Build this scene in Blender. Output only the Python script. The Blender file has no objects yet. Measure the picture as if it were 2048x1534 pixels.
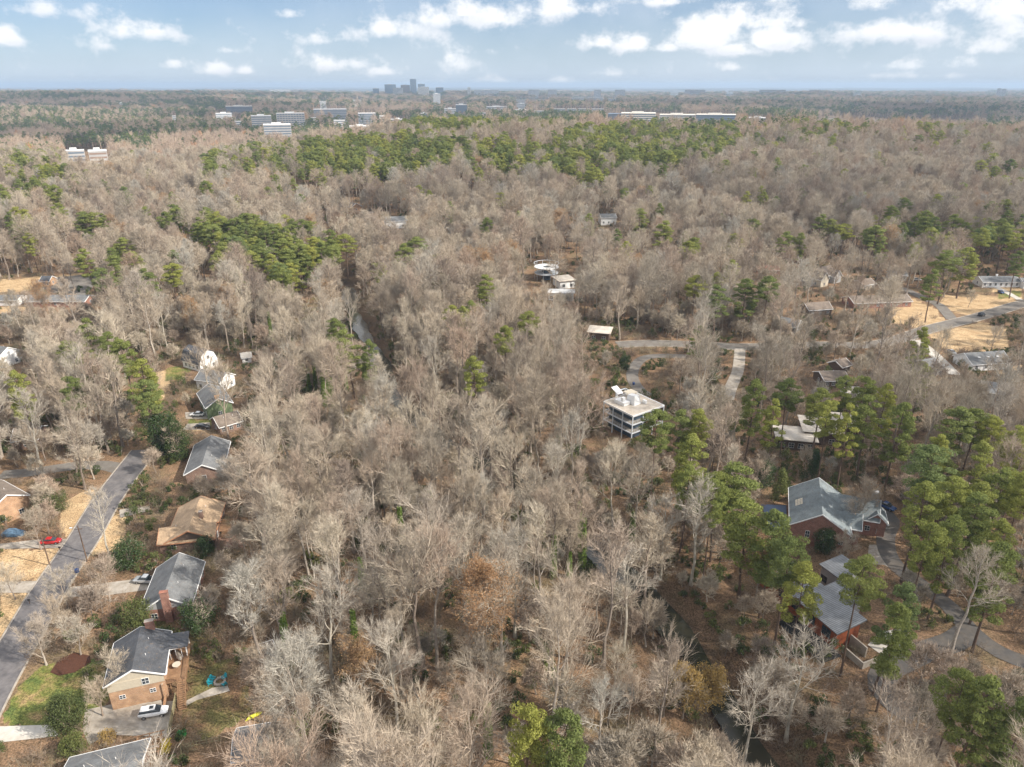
import bpy, bmesh, math, random
import numpy as np
from mathutils import Vector, Matrix
R = math.radians
random.seed(7); RNG = np.random.default_rng(7)
C = bpy.context.scene.collection
SC = bpy.context.scene

# ------------------------------------------------------------------ camera, sky, sun, exposure
HC = 104.0; PITCH = R(22.8); FPX = 1421.0
cam = bpy.data.objects.new('camera', bpy.data.cameras.new('camera')); C.objects.link(cam)
cam.location = (0, 0, HC); cam.rotation_euler = (R(90) - PITCH, 0, 0)
cam.data.sensor_width = 36; cam.data.lens = 36 * FPX / 2048; cam.data.clip_end = 90000; cam.data.clip_start = 1
SC.camera = cam
SUN_AZ, SUN_EL = -18.0, 36.0     # direction towards the sun, measured from +X
SUN_STRENGTH = 4.4; SKY_STRENGTH = 0.075
sd = Vector((math.cos(R(SUN_AZ)) * math.cos(R(SUN_EL)), math.sin(R(SUN_AZ)) * math.cos(R(SUN_EL)), math.sin(R(SUN_EL))))
sun = bpy.data.objects.new('sun', bpy.data.lights.new('sun', 'SUN')); C.objects.link(sun)
sun.data.energy = SUN_STRENGTH; sun.data.angle = R(0.5); sun.data.color = (1.0, 0.925, 0.82)
sun.rotation_euler = sd.to_track_quat('Z', 'Y').to_euler()
SC.view_settings.view_transform = 'Standard'; SC.view_settings.look = 'None'
SC.view_settings.exposure = 0.74; SC.view_settings.gamma = 1
SC.cycles.max_bounces = 4; SC.cycles.diffuse_bounces = 2; SC.cycles.glossy_bounces = 2
SC.cycles.transmission_bounces = 2; SC.cycles.transparent_max_bounces = 4; SC.cycles.volume_bounces = 0
SC.cycles.caustics_reflective = False; SC.cycles.caustics_refractive = False
SC.cycles.use_denoising = True; SC.cycles.denoiser = 'OPENIMAGEDENOISE'; SC.cycles.denoising_input_passes = 'RGB_ALBEDO_NORMAL'

W = bpy.data.worlds.new('World'); SC.world = W; W.use_nodes = True

class NT:
    """tiny node helper"""
    def __init__(s, nt): s.nt = nt
    def n(s, typ, **kw):
        nd = s.nt.nodes.new(typ)
        for k, v in kw.items():
            if k.startswith('i_'):
                key = k[2:]; key = int(key) if key.isdigit() else key.replace('_', ' ')
                nd.inputs[key].default_value = v
            else: setattr(nd, k, v)
        return nd
    def l(s, a, b): s.nt.links.new(a, b)
    def math(s, op, a, b=None, c=None, clamp=False):
        nd = s.nt.nodes.new('ShaderNodeMath'); nd.operation = op; nd.use_clamp = clamp
        for i, v in enumerate((a, b, c)):
            if v is None: continue
            if isinstance(v, (int, float)): nd.inputs[i].default_value = v
            else: s.l(v, nd.inputs[i])
        return nd.outputs[0]
    def mix(s, f, a, b):
        nd = s.nt.nodes.new('ShaderNodeMix'); nd.data_type = 'RGBA'
        for i, v in ((0, f), (6, a), (7, b)):
            if isinstance(v, (int, float)): nd.inputs[i].default_value = v
            elif isinstance(v, tuple): nd.inputs[i].default_value = (*v[:3], 1)
            else: s.l(v, nd.inputs[i])
        return nd.outputs[2]
    def ramp(s, f, stops):
        nd = s.nt.nodes.new('ShaderNodeValToRGB'); cr = nd.color_ramp
        while len(cr.elements) < len(stops): cr.elements.new(0.5)
        for e, (p, c) in zip(cr.elements, stops): e.position = p; e.color = (*c, 1)
        s.l(f, nd.inputs[0]); return nd.outputs[0]

def px_dir(px, py):
    u = (px - 1024) / FPX; v = (py - 767) / FPX
    return np.array((u, math.cos(PITCH) - v * math.sin(PITCH), -(math.sin(PITCH) + v * math.cos(PITCH))))

def build_world():
    nt = W.node_tree; nt.nodes.clear(); N = NT(nt)
    out = N.n('ShaderNodeOutputWorld'); bg = N.n('ShaderNodeBackground'); N.l(bg.outputs[0], out.inputs[0])
    sky = N.n('ShaderNodeTexSky'); sky.sky_type = 'NISHITA'; sky.sun_disc = False
    sky.sun_elevation = R(SUN_EL); sky.sun_rotation = R(90 - SUN_AZ); sky.air_density = 1.0; sky.dust_density = 0.6; sky.ozone_density = 2.0
    tc = N.n('ShaderNodeTexCoord'); nm = N.n('ShaderNodeVectorMath', operation='NORMALIZE'); N.l(tc.outputs['Generated'], nm.inputs[0])
    sx = N.n('ShaderNodeSeparateXYZ'); N.l(nm.outputs[0], sx.inputs[0])
    az = N.math('ARCTAN2', sx.outputs[0], sx.outputs[1]); el = N.math('ARCSINE', sx.outputs[2])
    cb = N.n('ShaderNodeCombineXYZ'); N.l(az, cb.inputs[0]); N.l(N.math('MULTIPLY', el, 1.25), cb.inputs[1])
    n1 = N.n('ShaderNodeTexNoise', i_Scale=26.0, i_Detail=9.0, i_Roughness=0.62); N.l(cb.outputs[0], n1.inputs['Vector'])
    n2 = N.n('ShaderNodeTexNoise', i_Scale=7.0, i_Detail=5.0, i_Roughness=0.55); N.l(cb.outputs[0], n2.inputs['Vector'])
    nn = n1.outputs['Fac']
    # cumulus, each given by a direction, a half width and a half height (degrees of the sky)
    CL = [(10, 78, 22, 14, 1), (170, 85, 45, 17, .6), (278, 62, 52, 20, .85), (425, 138, 33, 14, .9), (490, 141, 17, 9, .8), (455, 98, 28, 9, .5),
          (577, 27, 28, 9, .6), (635, 78, 40, 14, .5), (660, 128, 75, 16, .7), (765, 143, 35, 10, .7), (790, 60, 90, 24, .75), (880, 38, 60, 24, .8), (985, 38, 70, 26, .85),
          (925, 22, 50, 18, .8), (905, 125, 36, 22, .7), (1010, 160, 45, 8, .5), (1110, 20, 55, 26, .8), (1080, 35, 30, 18, .5), (1130, 160, 50, 8, .5), (1190, 15, 40, 18, .6),
          (1200, 85, 28, 16, 1), (1262, 92, 36, 18, 1), (1325, 96, 30, 10, .9), (1420, 75, 55, 32, 1.25), (1470, 100, 50, 16, 1.1), (1545, 82, 48, 24, 1.1), (1520, 38, 70, 28, .8),
          (1590, 45, 30, 14, .7), (1330, 3, 50, 10, .8), (1500, 10, 50, 10, .5), (1750, 10, 40, 18, .7), (1790, 62, 90, 26, .8), (1850, 70, 40, 14, .7), (1470, 133, 28, 9, .6), (1925, 10, 60, 22, .6), (1990, 92, 60, 18, .6), (1920, 128, 40, 12, .6),
          (2010, 25, 60, 35, .7), (1800, 130, 60, 10, .4), (2060, 60, 50, 40, .7), (1850, 150, 100, 8, .4), (1230, 145, 60, 9, .4), (350, 130, 25, 9, .5), (100, 20, 90, 14, .4), (940, 100, 60, 12, .45), (345, 40, 25, 6, .3)]
    tot = None; lowp = None
    for (px, py, w, h, s) in CL:
        d = px_dir(px, py + 2); a0 = math.atan2(d[0], d[1]); e0 = math.atan2(d[2], math.hypot(d[0], d[1]))
        ww = w / FPX * 1.0; hh = h / FPX * 1.12; s = s * 1.12
        da = N.math('MULTIPLY', N.math('SUBTRACT', az, a0), 1 / ww); de = N.math('MULTIPLY', N.math('SUBTRACT', el, e0), 1 / hh)
        de2 = N.math('MULTIPLY', N.math('MINIMUM', de, 0.0), 0.9); de = N.math('ADD', de, de2)     # flatter bases
        r2 = N.math('ADD', N.math('MULTIPLY', da, da), N.math('MULTIPLY', de, de))
        m = N.math('MULTIPLY', N.math('EXPONENT', N.math('MULTIPLY', r2, -0.85)), s)
        tot = m if tot is None else N.math('MAXIMUM', tot, m)
        q = N.math('MULTIPLY', m, N.math('MULTIPLY', de, -0.5)); lowp = q if lowp is None else N.math('ADD', lowp, q)
    v = N.math('ADD', N.math('MULTIPLY', tot, 1.15), N.math('MULTIPLY', N.math('SUBTRACT', nn, 0.5), 3.1))
    mr = N.n('ShaderNodeMapRange'); mr.interpolation_type = 'SMOOTHSTEP'; N.l(v, mr.inputs[0])
    mr.inputs[1].default_value = 0.22; mr.inputs[2].default_value = 1.12; mr.inputs[3].default_value = 0; mr.inputs[4].default_value = 0.92
    cmask = N.math('MULTIPLY', mr.outputs[0], 1.0)
    # thin veil, thicker towards the right and near the horizon
    veil = N.math('MULTIPLY', N.math('SUBTRACT', n2.outputs['Fac'], 0.30, clamp=True), 1.0)
    vr = N.math('MULTIPLY', N.math('ADD', az, 0.75, clamp=True), 0.75)
    veil = N.math('MULTIPLY', veil, N.math('ADD', vr, 0.35), clamp=True)
    shade = N.math('ADD', N.math('MULTIPLY', N.math('SUBTRACT', n1.outputs['Fac'], 0.5), 1.2), N.math('MULTIPLY', lowp, 0.9), clamp=True)
    ccol = N.mix(shade, (9.0, 9.0, 9.1), (5.0, 5.5, 6.6))
    # pale air low over the horizon
    hz = N.math('EXPONENT', N.math('MULTIPLY', N.math('MAXIMUM', el, 0.0), -16.0))
    tint = N.n('ShaderNodeMix'); tint.data_type = 'RGBA'; tint.blend_type = 'MULTIPLY'; tint.inputs[0].default_value = 1
    N.l(sky.outputs[0], tint.inputs[6]); tint.inputs[7].default_value = (*SKY_TINT, 1)
    base = N.mix(N.math('MULTIPLY', hz, 0.75), tint.outputs[2], (6.3, 7.3, 8.6))
    base = N.mix(veil, base, (6.5, 7.1, 7.9))
    fin = N.mix(cmask, base, ccol)
    # bright cloud cover added overhead, out of view, to lift the shadows
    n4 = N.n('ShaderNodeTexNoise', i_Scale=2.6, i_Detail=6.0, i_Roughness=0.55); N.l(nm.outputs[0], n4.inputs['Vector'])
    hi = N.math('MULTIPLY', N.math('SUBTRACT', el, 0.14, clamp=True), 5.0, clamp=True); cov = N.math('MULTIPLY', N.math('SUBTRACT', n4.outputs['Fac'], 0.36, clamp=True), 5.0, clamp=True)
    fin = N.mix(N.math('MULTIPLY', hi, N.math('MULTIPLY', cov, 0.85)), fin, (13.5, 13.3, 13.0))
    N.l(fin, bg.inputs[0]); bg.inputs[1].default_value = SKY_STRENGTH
SKY_TINT = (.48, .63, .87)
build_world()

# ------------------------------------------------------------------ terrain
def sstep(a, b, x):
    t = np.clip((x - a) / (b - a), 0, 1); return t * t * (3 - 2 * t)

def at_flat(px, py, z):
    d = px_dir(px, py); t = (HC - z) / -d[2]; return d[0] * t, d[1] * t
CREEK = [at_flat(*p, -4) for p in [(640, 470), (690, 545), (700, 600), (712, 640), (742, 690), (768, 740), (800, 800), (850, 850), (930, 905), (1040, 970), (1130, 1040), (1200, 1110), (1290, 1190), (1360, 1270), (1405, 1330), (1445, 1400), (1490, 1480), (1560, 1600), (1600, 1700)]]
CREEK = np.array([(CREEK[0][0] - 30, 900)] + CREEK)

def creek_dist(x, y):
    best = np.full(np.shape(x), 1e9)
    for a, b in zip(CREEK[:-1], CREEK[1:]):
        ax, ay = a; dx, dy = b[0] - ax, b[1] - ay
        t = np.clip(((x - ax) * dx + (y - ay) * dy) / (dx * dx + dy * dy), 0, 1)
        best = np.minimum(best, np.hypot(x - ax - t * dx, y - ay - t * dy))
    return best

def H(x, y):
    x = np.asarray(x, float); y = np.asarray(y, float)
    dc = creek_dist(x, y)
    z = -3.6 * np.exp(-(dc / 9) ** 4) - 1.6 * np.exp(-(dc / 40) ** 2)
    w = np.clip(-x - 50, 0, 330) / 330
    yc = 1030 - 380 * w; e = 34 - 17 * w
    rise = sstep(330, yc, y); fall = sstep(yc, yc + 600, y)
    z = z + e * rise * (1 - 1.15 * fall)
    z = z + 1.0 * np.sin(x / 45 + 1) * np.sin(y / 60 + .5) * sstep(60, 200, y)
    far = sstep(500, 2500, y)
    z = z + 9 * sstep(300, 800, y) * (1 - .3 * far) * np.sin(x / 130 + y / 300 + 2) * np.sin(y / 170 + x / 500)
    z = z + far * (17 * np.sin(x / 800 + y / 600 + 1) * np.sin(y / 400 - x / 1900) + 6 * np.sin(x / 420 - y / 900) * np.sin(y / 700 + 2))
    vf = sstep(4000, 12000, y)
    z = z + vf * 8 * np.sin(x / 2600 + 1.5) * np.sin(y / 2300 + x / 5200)
    lf = sstep(1500, 4500, y) * (1 - sstep(-0.55, -0.1, x / np.maximum(y, 1.))) * (1 - sstep(6000, 9000, y))
    return z + 26 * lf

def world(px, py, dz=0.0):
    """where the sight line meets the ground raised by dz"""
    d = px_dir(px, py); t = np.geomspace(40, 40000, 1600)
    g = HC + d[2] * t - (H(d[0] * t, d[1] * t) + dz)
    k = np.where(g < 0)[0]
    if len(k) == 0: return Vector((d[0] * 30000, d[1] * 30000, 0))
    k = k[0]; lo, hi = t[max(k - 1, 0)], t[k]
    for _ in range(14):
        m = (lo + hi) / 2
        if HC + d[2] * m - (float(H(d[0] * m, d[1] * m)) + dz) < 0: hi = m
        else: lo = m
    return Vector((d[0] * hi, d[1] * hi, HC + d[2] * hi - dz))

def project(x, y, z):
    x = np.asarray(x, float); y = np.asarray(y, float); z = np.asarray(z, float) - HC
    dep = y * math.cos(PITCH) - z * math.sin(PITCH); up = y * math.sin(PITCH) + z * math.cos(PITCH)
    return 1024 + FPX * x / dep, 767 - FPX * up / dep, dep

def inpoly(px, py, poly):
    px = np.asarray(px); py = np.asarray(py); res = np.zeros(px.shape, bool)
    n = len(poly)
    for i in range(n):
        x1, y1 = poly[i]; x2, y2 = poly[(i + 1) % n]
        if y1 == y2: continue
        c = ((y1 > py) != (y2 > py)) & (px < (x2 - x1) * (py - y1) / (y2 - y1) + x1)
        res ^= c
    return res

# ------------------------------------------------------------------ materials
MAT = {}
def mat(name, col, rough=0.85, spec=0.3, var=0.0, scale=1.0, col2=None, rnd=None, bump=0.0, bscale=8.0, metal=0.0, trans=0.0, noise_detail=4, coat=0):
    m = bpy.data.materials.new(name); m.use_nodes = True; nt = m.node_tree; nt.nodes.clear(); N = NT(nt)
    out = N.n('ShaderNodeOutputMaterial'); b = N.n('ShaderNodeBsdfPrincipled')
    b.inputs['Roughness'].default_value = rough; b.inputs['Specular IOR Level'].default_value = spec; b.inputs['Metallic'].default_value = metal
    b.inputs['Coat Weight'].default_value = coat
    c = None
    if rnd:
        oi = N.n('ShaderNodeObjectInfo'); c = N.ramp(oi.outputs['Random'], rnd)
    geo = N.n('ShaderNodeTexCoord')
    if col2 or var:
        no = N.n('ShaderNodeTexNoise', i_Scale=scale, i_Detail=float(noise_detail), i_Roughness=0.6); N.l(geo.outputs['Object'], no.inputs['Vector'])
        f = N.math('MULTIPLY', N.math('SUBTRACT', no.outputs['Fac'], 0.35, clamp=True), 3.2, clamp=True)
        if col2: c = N.mix(f, c if c is not None else col, col2)
        if var:
            base = c if c is not None else col
            k = tuple(max(0, 1 - var) for _ in range(3)); k2 = tuple(1 + var * .6 for _ in range(3))
            mm = N.n('ShaderNodeMix'); mm.data_type = 'RGBA'; mm.blend_type = 'MULTIPLY'; mm.inputs[0].default_value = 1
            if isinstance(base, tuple): mm.inputs[6].default_value = (*base, 1)
            else: N.l(base, mm.inputs[6])
            n3 = N.n('ShaderNodeTexNoise', i_Scale=scale * 2.3, i_Detail=5.0, i_Roughness=0.65); N.l(geo.outputs['Object'], n3.inputs['Vector'])
            N.l(N.ramp(n3.outputs['Fac'], [(0.3, k), (0.7, k2)]), mm.inputs[7]); c = mm.outputs[2]
    if c is None: b.inputs['Base Color'].default_value = (*col, 1)
    else: N.l(c, b.inputs['Base Color'])
    if bump:
        bn = N.n('ShaderNodeTexNoise', i_Scale=bscale, i_Detail=5.0); N.l(geo.outputs['Object'], bn.inputs['Vector'])
        bp = N.n('ShaderNodeBump', i_Strength=bump, i_Distance=0.1); N.l(bn.outputs['Fac'], bp.inputs['Height']); N.l(bp.outputs[0], b.inputs['Normal'])
    if trans:
        t = N.n('ShaderNodeBsdfTranslucent'); mx = N.n('ShaderNodeMixShader'); mx.inputs[0].default_value = trans
        if c is None: t.inputs[0].default_value = (*col, 1)
        else: N.l(c, t.inputs[0])
        N.l(b.outputs[0], mx.inputs[1]); N.l(t.outputs[0], mx.inputs[2]); N.l(mx.outputs[0], out.inputs[0])
    else: N.l(b.outputs[0], out.inputs[0])
    MAT[name] = m; return m

def brick_mat(name, c1, c2, mortar, sc=1.0):
    m = bpy.data.materials.new(name); m.use_nodes = True; nt = m.node_tree; b = nt.nodes['Principled BSDF']; N = NT(nt)
    tc = N.n('ShaderNodeTexCoord'); sx = N.n('ShaderNodeSeparateXYZ'); N.l(tc.outputs['Object'], sx.inputs[0])
    cb = N.n('ShaderNodeCombineXYZ'); N.l(N.math('ADD', sx.outputs[0], sx.outputs[1]), cb.inputs[0]); N.l(sx.outputs[2], cb.inputs[1])
    br = N.n('ShaderNodeTexBrick'); N.l(cb.outputs[0], br.inputs['Vector']); br.inputs['Scale'].default_value = 1.0 / sc
    br.inputs['Brick Width'].default_value = 0.24; br.inputs['Row Height'].default_value = 0.08; br.inputs['Mortar Size'].default_value = 0.008
    br.inputs['Color1'].default_value = (*c1, 1); br.inputs['Color2'].default_value = (*c2, 1); br.inputs['Mortar'].default_value = (*mortar, 1)
    no = N.n('ShaderNodeTexNoise', i_Scale=0.7, i_Detail=5.0); N.l(tc.outputs['Object'], no.inputs['Vector'])
    mm = N.n('ShaderNodeMix'); mm.data_type = 'RGBA'; mm.blend_type = 'MULTIPLY'; mm.inputs[0].default_value = 1
    N.l(br.outputs[0], mm.inputs[6]); N.l(N.ramp(no.outputs['Fac'], [(0.3, (.7, .7, .7)), (0.7, (1.2, 1.2, 1.2))]), mm.inputs[7])
    N.l(mm.outputs[2], b.inputs['Base Color']); b.inputs['Roughness'].default_value = .9; MAT[name] = m

def roof_mat(name, c, c2, row=0.16, metal=False):
    """shingles (rows across the slope) or standing seams (strips down it), read from the slope's own uv"""
    m = bpy.data.materials.new(name); m.use_nodes = True; nt = m.node_tree; b = nt.nodes['Principled BSDF']; N = NT(nt)
    uv = N.n('ShaderNodeUVMap'); uv.uv_map = 'UVMap'; tc = N.n('ShaderNodeTexCoord')
    if metal:
        wv = N.n('ShaderNodeTexWave', i_Scale=0.78, i_Distortion=0.0); wv.wave_type = 'BANDS'; wv.bands_direction = 'X'
        N.l(uv.outputs[0], wv.inputs['Vector']); f = N.ramp(wv.outputs['Fac'], [(0.86, (0, 0, 0)), (0.93, (1, 1, 1))])
        b.inputs['Roughness'].default_value = .45; b.inputs['Metallic'].default_value = .4
    else:
        br = N.n('ShaderNodeTexBrick'); N.l(uv.outputs[0], br.inputs['Vector']); br.inputs['Scale'].default_value = 1.0
        br.inputs['Brick Width'].default_value = .34; br.inputs['Row Height'].default_value = row; br.inputs['Mortar Size'].default_value = .012
        br.inputs['Color1'].default_value = (0, 0, 0, 1); br.inputs['Color2'].default_value = (1, 1, 1, 1); br.inputs['Mortar'].default_value = (0, 0, 0, 1)
        f = br.outputs[0]; b.inputs['Roughness'].default_value = .92
    no = N.n('ShaderNodeTexNoise', i_Scale=0.45, i_Detail=7.0, i_Roughness=.65); N.l(tc.outputs['Object'], no.inputs['Vector'])
    base = N.mix(f, c, c2)
    lt = N.n('ShaderNodeTexNoise', i_Scale=1.6, i_Detail=8.0, i_Roughness=.75); N.l(tc.outputs['Object'], lt.inputs['Vector'])
    if not metal: base = N.mix(N.math('MULTIPLY', N.math('SUBTRACT', lt.outputs['Fac'], .56, clamp=True), 5., clamp=True), base, (.20, .14, .09))
    mm = N.n('ShaderNodeMix'); mm.data_type = 'RGBA'; mm.blend_type = 'MULTIPLY'; mm.inputs[0].default_value = 1
    N.l(base, mm.inputs[6]); N.l(N.ramp(no.outputs['Fac'], [(0.3, (.68, .68, .66)), (0.7, (1.28, 1.28, 1.25))]), mm.inputs[7])
    N.l(mm.outputs[2], b.inputs['Base Color']); MAT[name] = m

mat('bark', (.22, .18, .15), rnd=[(0, (.20, .16, .13)), (.35, (.34, .29, .24)), (.7, (.44, .385, .32)), (1, (.27, .21, .165))], var=.35, scale=1.5)
mat('twigs', (.3, .24, .2), rnd=[(0, (.29, .23, .185)), (.15, (.50, .425, .325)), (.3, (.40, .31, .24)), (.45, (.56, .485, .375)), (.6, (.33, .285, .225)), (.75, (.49, .40, .30)), (.9, (.45, .42, .36)), (1, (.41, .30, .22))], var=.15, scale=.2)
mat('bark_pale', (.52, .48, .40), col2=(.32, .28, .22), scale=.8, var=.15)
mat('twigs_pale', (.46, .41, .34), var=.15, scale=.3)
mat('bark_pine', (.14, .095, .07), var=.35, scale=2.0)
mat('needles', (.10, .15, .04), rnd=[(0, (.20, .24, .08)), (.4, (.27, .305, .09)), (.75, (.39, .395, .10)), (1, (.21, .26, .10))], trans=.4, var=.3, scale=.9, spec=.15)
mat('needles_dark', (.06, .09, .03), rnd=[(0, (.05, .085, .03)), (1, (.075, .105, .035))], trans=.2, var=.3, scale=.8)
mat('leaf_dark', (.05, .085, .022), var=.4, scale=1.2, trans=.2, rough=.5, spec=.5)
mat('leaf_bush', (.115, .15, .035), rnd=[(0, (.06, .09, .028)), (.5, (.10, .12, .04)), (1, (.15, .17, .05))], var=.35, scale=1.0, trans=.25)
mat('leaf_brown', (.42, .24, .11), rnd=[(0, (.44, .27, .14)), (1, (.50, .35, .19))], col2=(.36, .21, .11), var=.2, scale=.6, trans=.25)
mat('leaf_gold', (.38, .26, .09), var=.25, scale=.8, trans=.25)
mat('leaf_yellow', (.75, .60, .03), var=.15, scale=1, trans=.3)
mat('ivy', (.17, .25, .05), var=.4, scale=.8, trans=.25)
mat('brush', (.26, .20, .14), rnd=[(0, (.20, .145, .105)), (.5, (.27, .21, .155)), (1, (.22, .20, .12))], var=.3, scale=.5)
mat('far_twigs', (.30, .235, .20), rnd=[(0, (.36, .275, .215)), (.5, (.50, .40, .30)), (.95, (.40, .30, .23)), (1, (.50, .26, .12))])
mat('far_needles', (.09, .12, .04), rnd=[(0, (.085, .13, .062)), (.5, (.12, .17, .068)), (1, (.22, .26, .08))], trans=.25)
mat('asphalt', (.125, .118, .122), col2=(.18, .168, .165), var=.28, scale=.35, bump=.1)
mat('asphalt_dark', (.10, .095, .092), col2=(.15, .13, .11), var=.2, scale=.3, bump=.1)
mat('asphalt_old', (.20, .185, .165), col2=(.16, .14, .12), var=.2, scale=.3)
mat('concrete', (.42, .38, .33), col2=(.30, .26, .21), var=.18, scale=.5)
mat('concrete_pale', (.55, .52, .47), col2=(.46, .42, .36), var=.12, scale=.4)
mat('paver', (.30, .25, .20), col2=(.44, .40, .35), var=.25, scale=1.2)
mat('water', (.022, .022, .014), rough=.07, spec=.5, col2=(.04, .036, .024), scale=.05, bump=.15, bscale=1.5)
mat('white', (.80, .80, .79), rough=.6, var=.06, scale=.8)
mat('white_steel', (.66, .70, .74), rough=.45, var=.06, scale=.8)
mat('cream', (.58, .52, .42), rough=.8, var=.1, scale=.8)
mat('beige_siding', (.50, .44, .34), rough=.8, var=.1, scale=.8)
mat('grey_siding', (.34, .34, .34), rough=.8, var=.1, scale=.8)
mat('green_siding', (.13, .17, .09), rough=.8, var=.1, scale=.8)
mat('brown_siding', (.12, .085, .065), rough=.8, var=.2, scale=.8)
mat('cedar', (.30, .085, .035), rough=.65, var=.35, scale=1.2)
mat('rust_trim', (.45, .22, .12), var=.2, scale=1)
mat('wood_deck', (.22, .125, .07), col2=(.30, .18, .10), var=.2, scale=.9)
mat('wood_fence', (.33, .29, .17), var=.25, scale=1.2)
mat('pole_wood', (.15, .10, .07), var=.3, scale=1)
mat('glass', (.035, .045, .055), rough=.12, spec=.8)
mat('glass_blue', (.07, .11, .16), rough=.15, spec=.8)
mat('dark', (.02, .02, .02), rough=.7)
mat('tyre', (.018, .018, .018), rough=.85)
mat('rim', (.45, .45, .46), rough=.3, metal=.8)
mat('car_white', (.78, .79, .80), rough=.25, spec=.6, coat=.6)
mat('car_red', (.55, .018, .02), rough=.25, spec=.6, coat=.6)
mat('car_silver', (.50, .52, .54), rough=.25, spec=.6, metal=.4, coat=.5)
mat('car_black', (.018, .020, .025), rough=.2, spec=.6, coat=.7)
mat('car_blue', (.02, .055, .16), rough=.25, spec=.6, coat=.6)
mat('lamp_red', (.35, .02, .02), rough=.3)
mat('lamp_clear', (.6, .62, .64), rough=.15)
mat('tarp_blue', (.12, .20, .29), rough=.6, var=.25, scale=1.5)
mat('cover_blue', (.13, .17, .26), rough=.7, var=.15, scale=.6)
mat('turquoise', (.02, .30, .36), rough=.5)
mat('bin_green', (.05, .40, .10), rough=.5)
mat('bin_blue', (.015, .05, .16), rough=.5)
mat('stone', (.36, .31, .26), var=.3, scale=2)
mat('bright_yellow', (.65, .62, .05), rough=.5)
mat('mulch', (.085, .035, .02), var=.4, scale=2.0, bump=.5)
mat('gravel_roof', (.55, .49, .42), col2=(.44, .38, .31), var=.15, scale=.5)
mat('light_roof', (.62, .57, .50), col2=(.48, .42, .35), var=.15, scale=.35)
mat('red_roof', (.42, .17, .13), var=.15, scale=.8)
mat('far_muted', (.44, .43, .42), var=.2, scale=.05)
mat('far_white', (.66, .66, .65), rough=.7, var=.1, scale=.05)
mat('far_cream', (.78, .74, .66), rough=.7, var=.1, scale=.05)
mat('far_grey', (.30, .32, .35), rough=.7, var=.1, scale=.05)
mat('far_brown', (.28, .20, .16), rough=.8, var=.1, scale=.05)
mat('far_glass', (.14, .18, .23), rough=.2, spec=.7)
mat('far_glass_blue', (.26, .34, .42), rough=.25, spec=.7)
brick_mat('brick_red', (.24, .085, .055), (.33, .14, .09), (.35, .30, .26))
brick_mat('brick_brown', (.16, .085, .06), (.25, .14, .095), (.30, .26, .22))
brick_mat('brick_tan', (.34, .17, .09), (.46, .27, .14), (.42, .36, .28))
roof_mat('shingle_dark', (.060, .064, .075), (.085, .090, .102))
roof_mat('shingle_grey', (.13, .135, .145), (.18, .185, .19))
roof_mat('shingle_green', (.13, .155, .17), (.185, .21, .225))
roof_mat('shingle_tan', (.33, .23, .15), (.44, .32, .21))
roof_mat('shingle_brown', (.15, .12, .10), (.21, .17, .14))
roof_mat('seam_grey', (.24, .25, .27), (.08, .085, .09), metal=True)
roof_mat('seam_red', (.45, .20, .16), (.25, .10, .08), metal=True)

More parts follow.
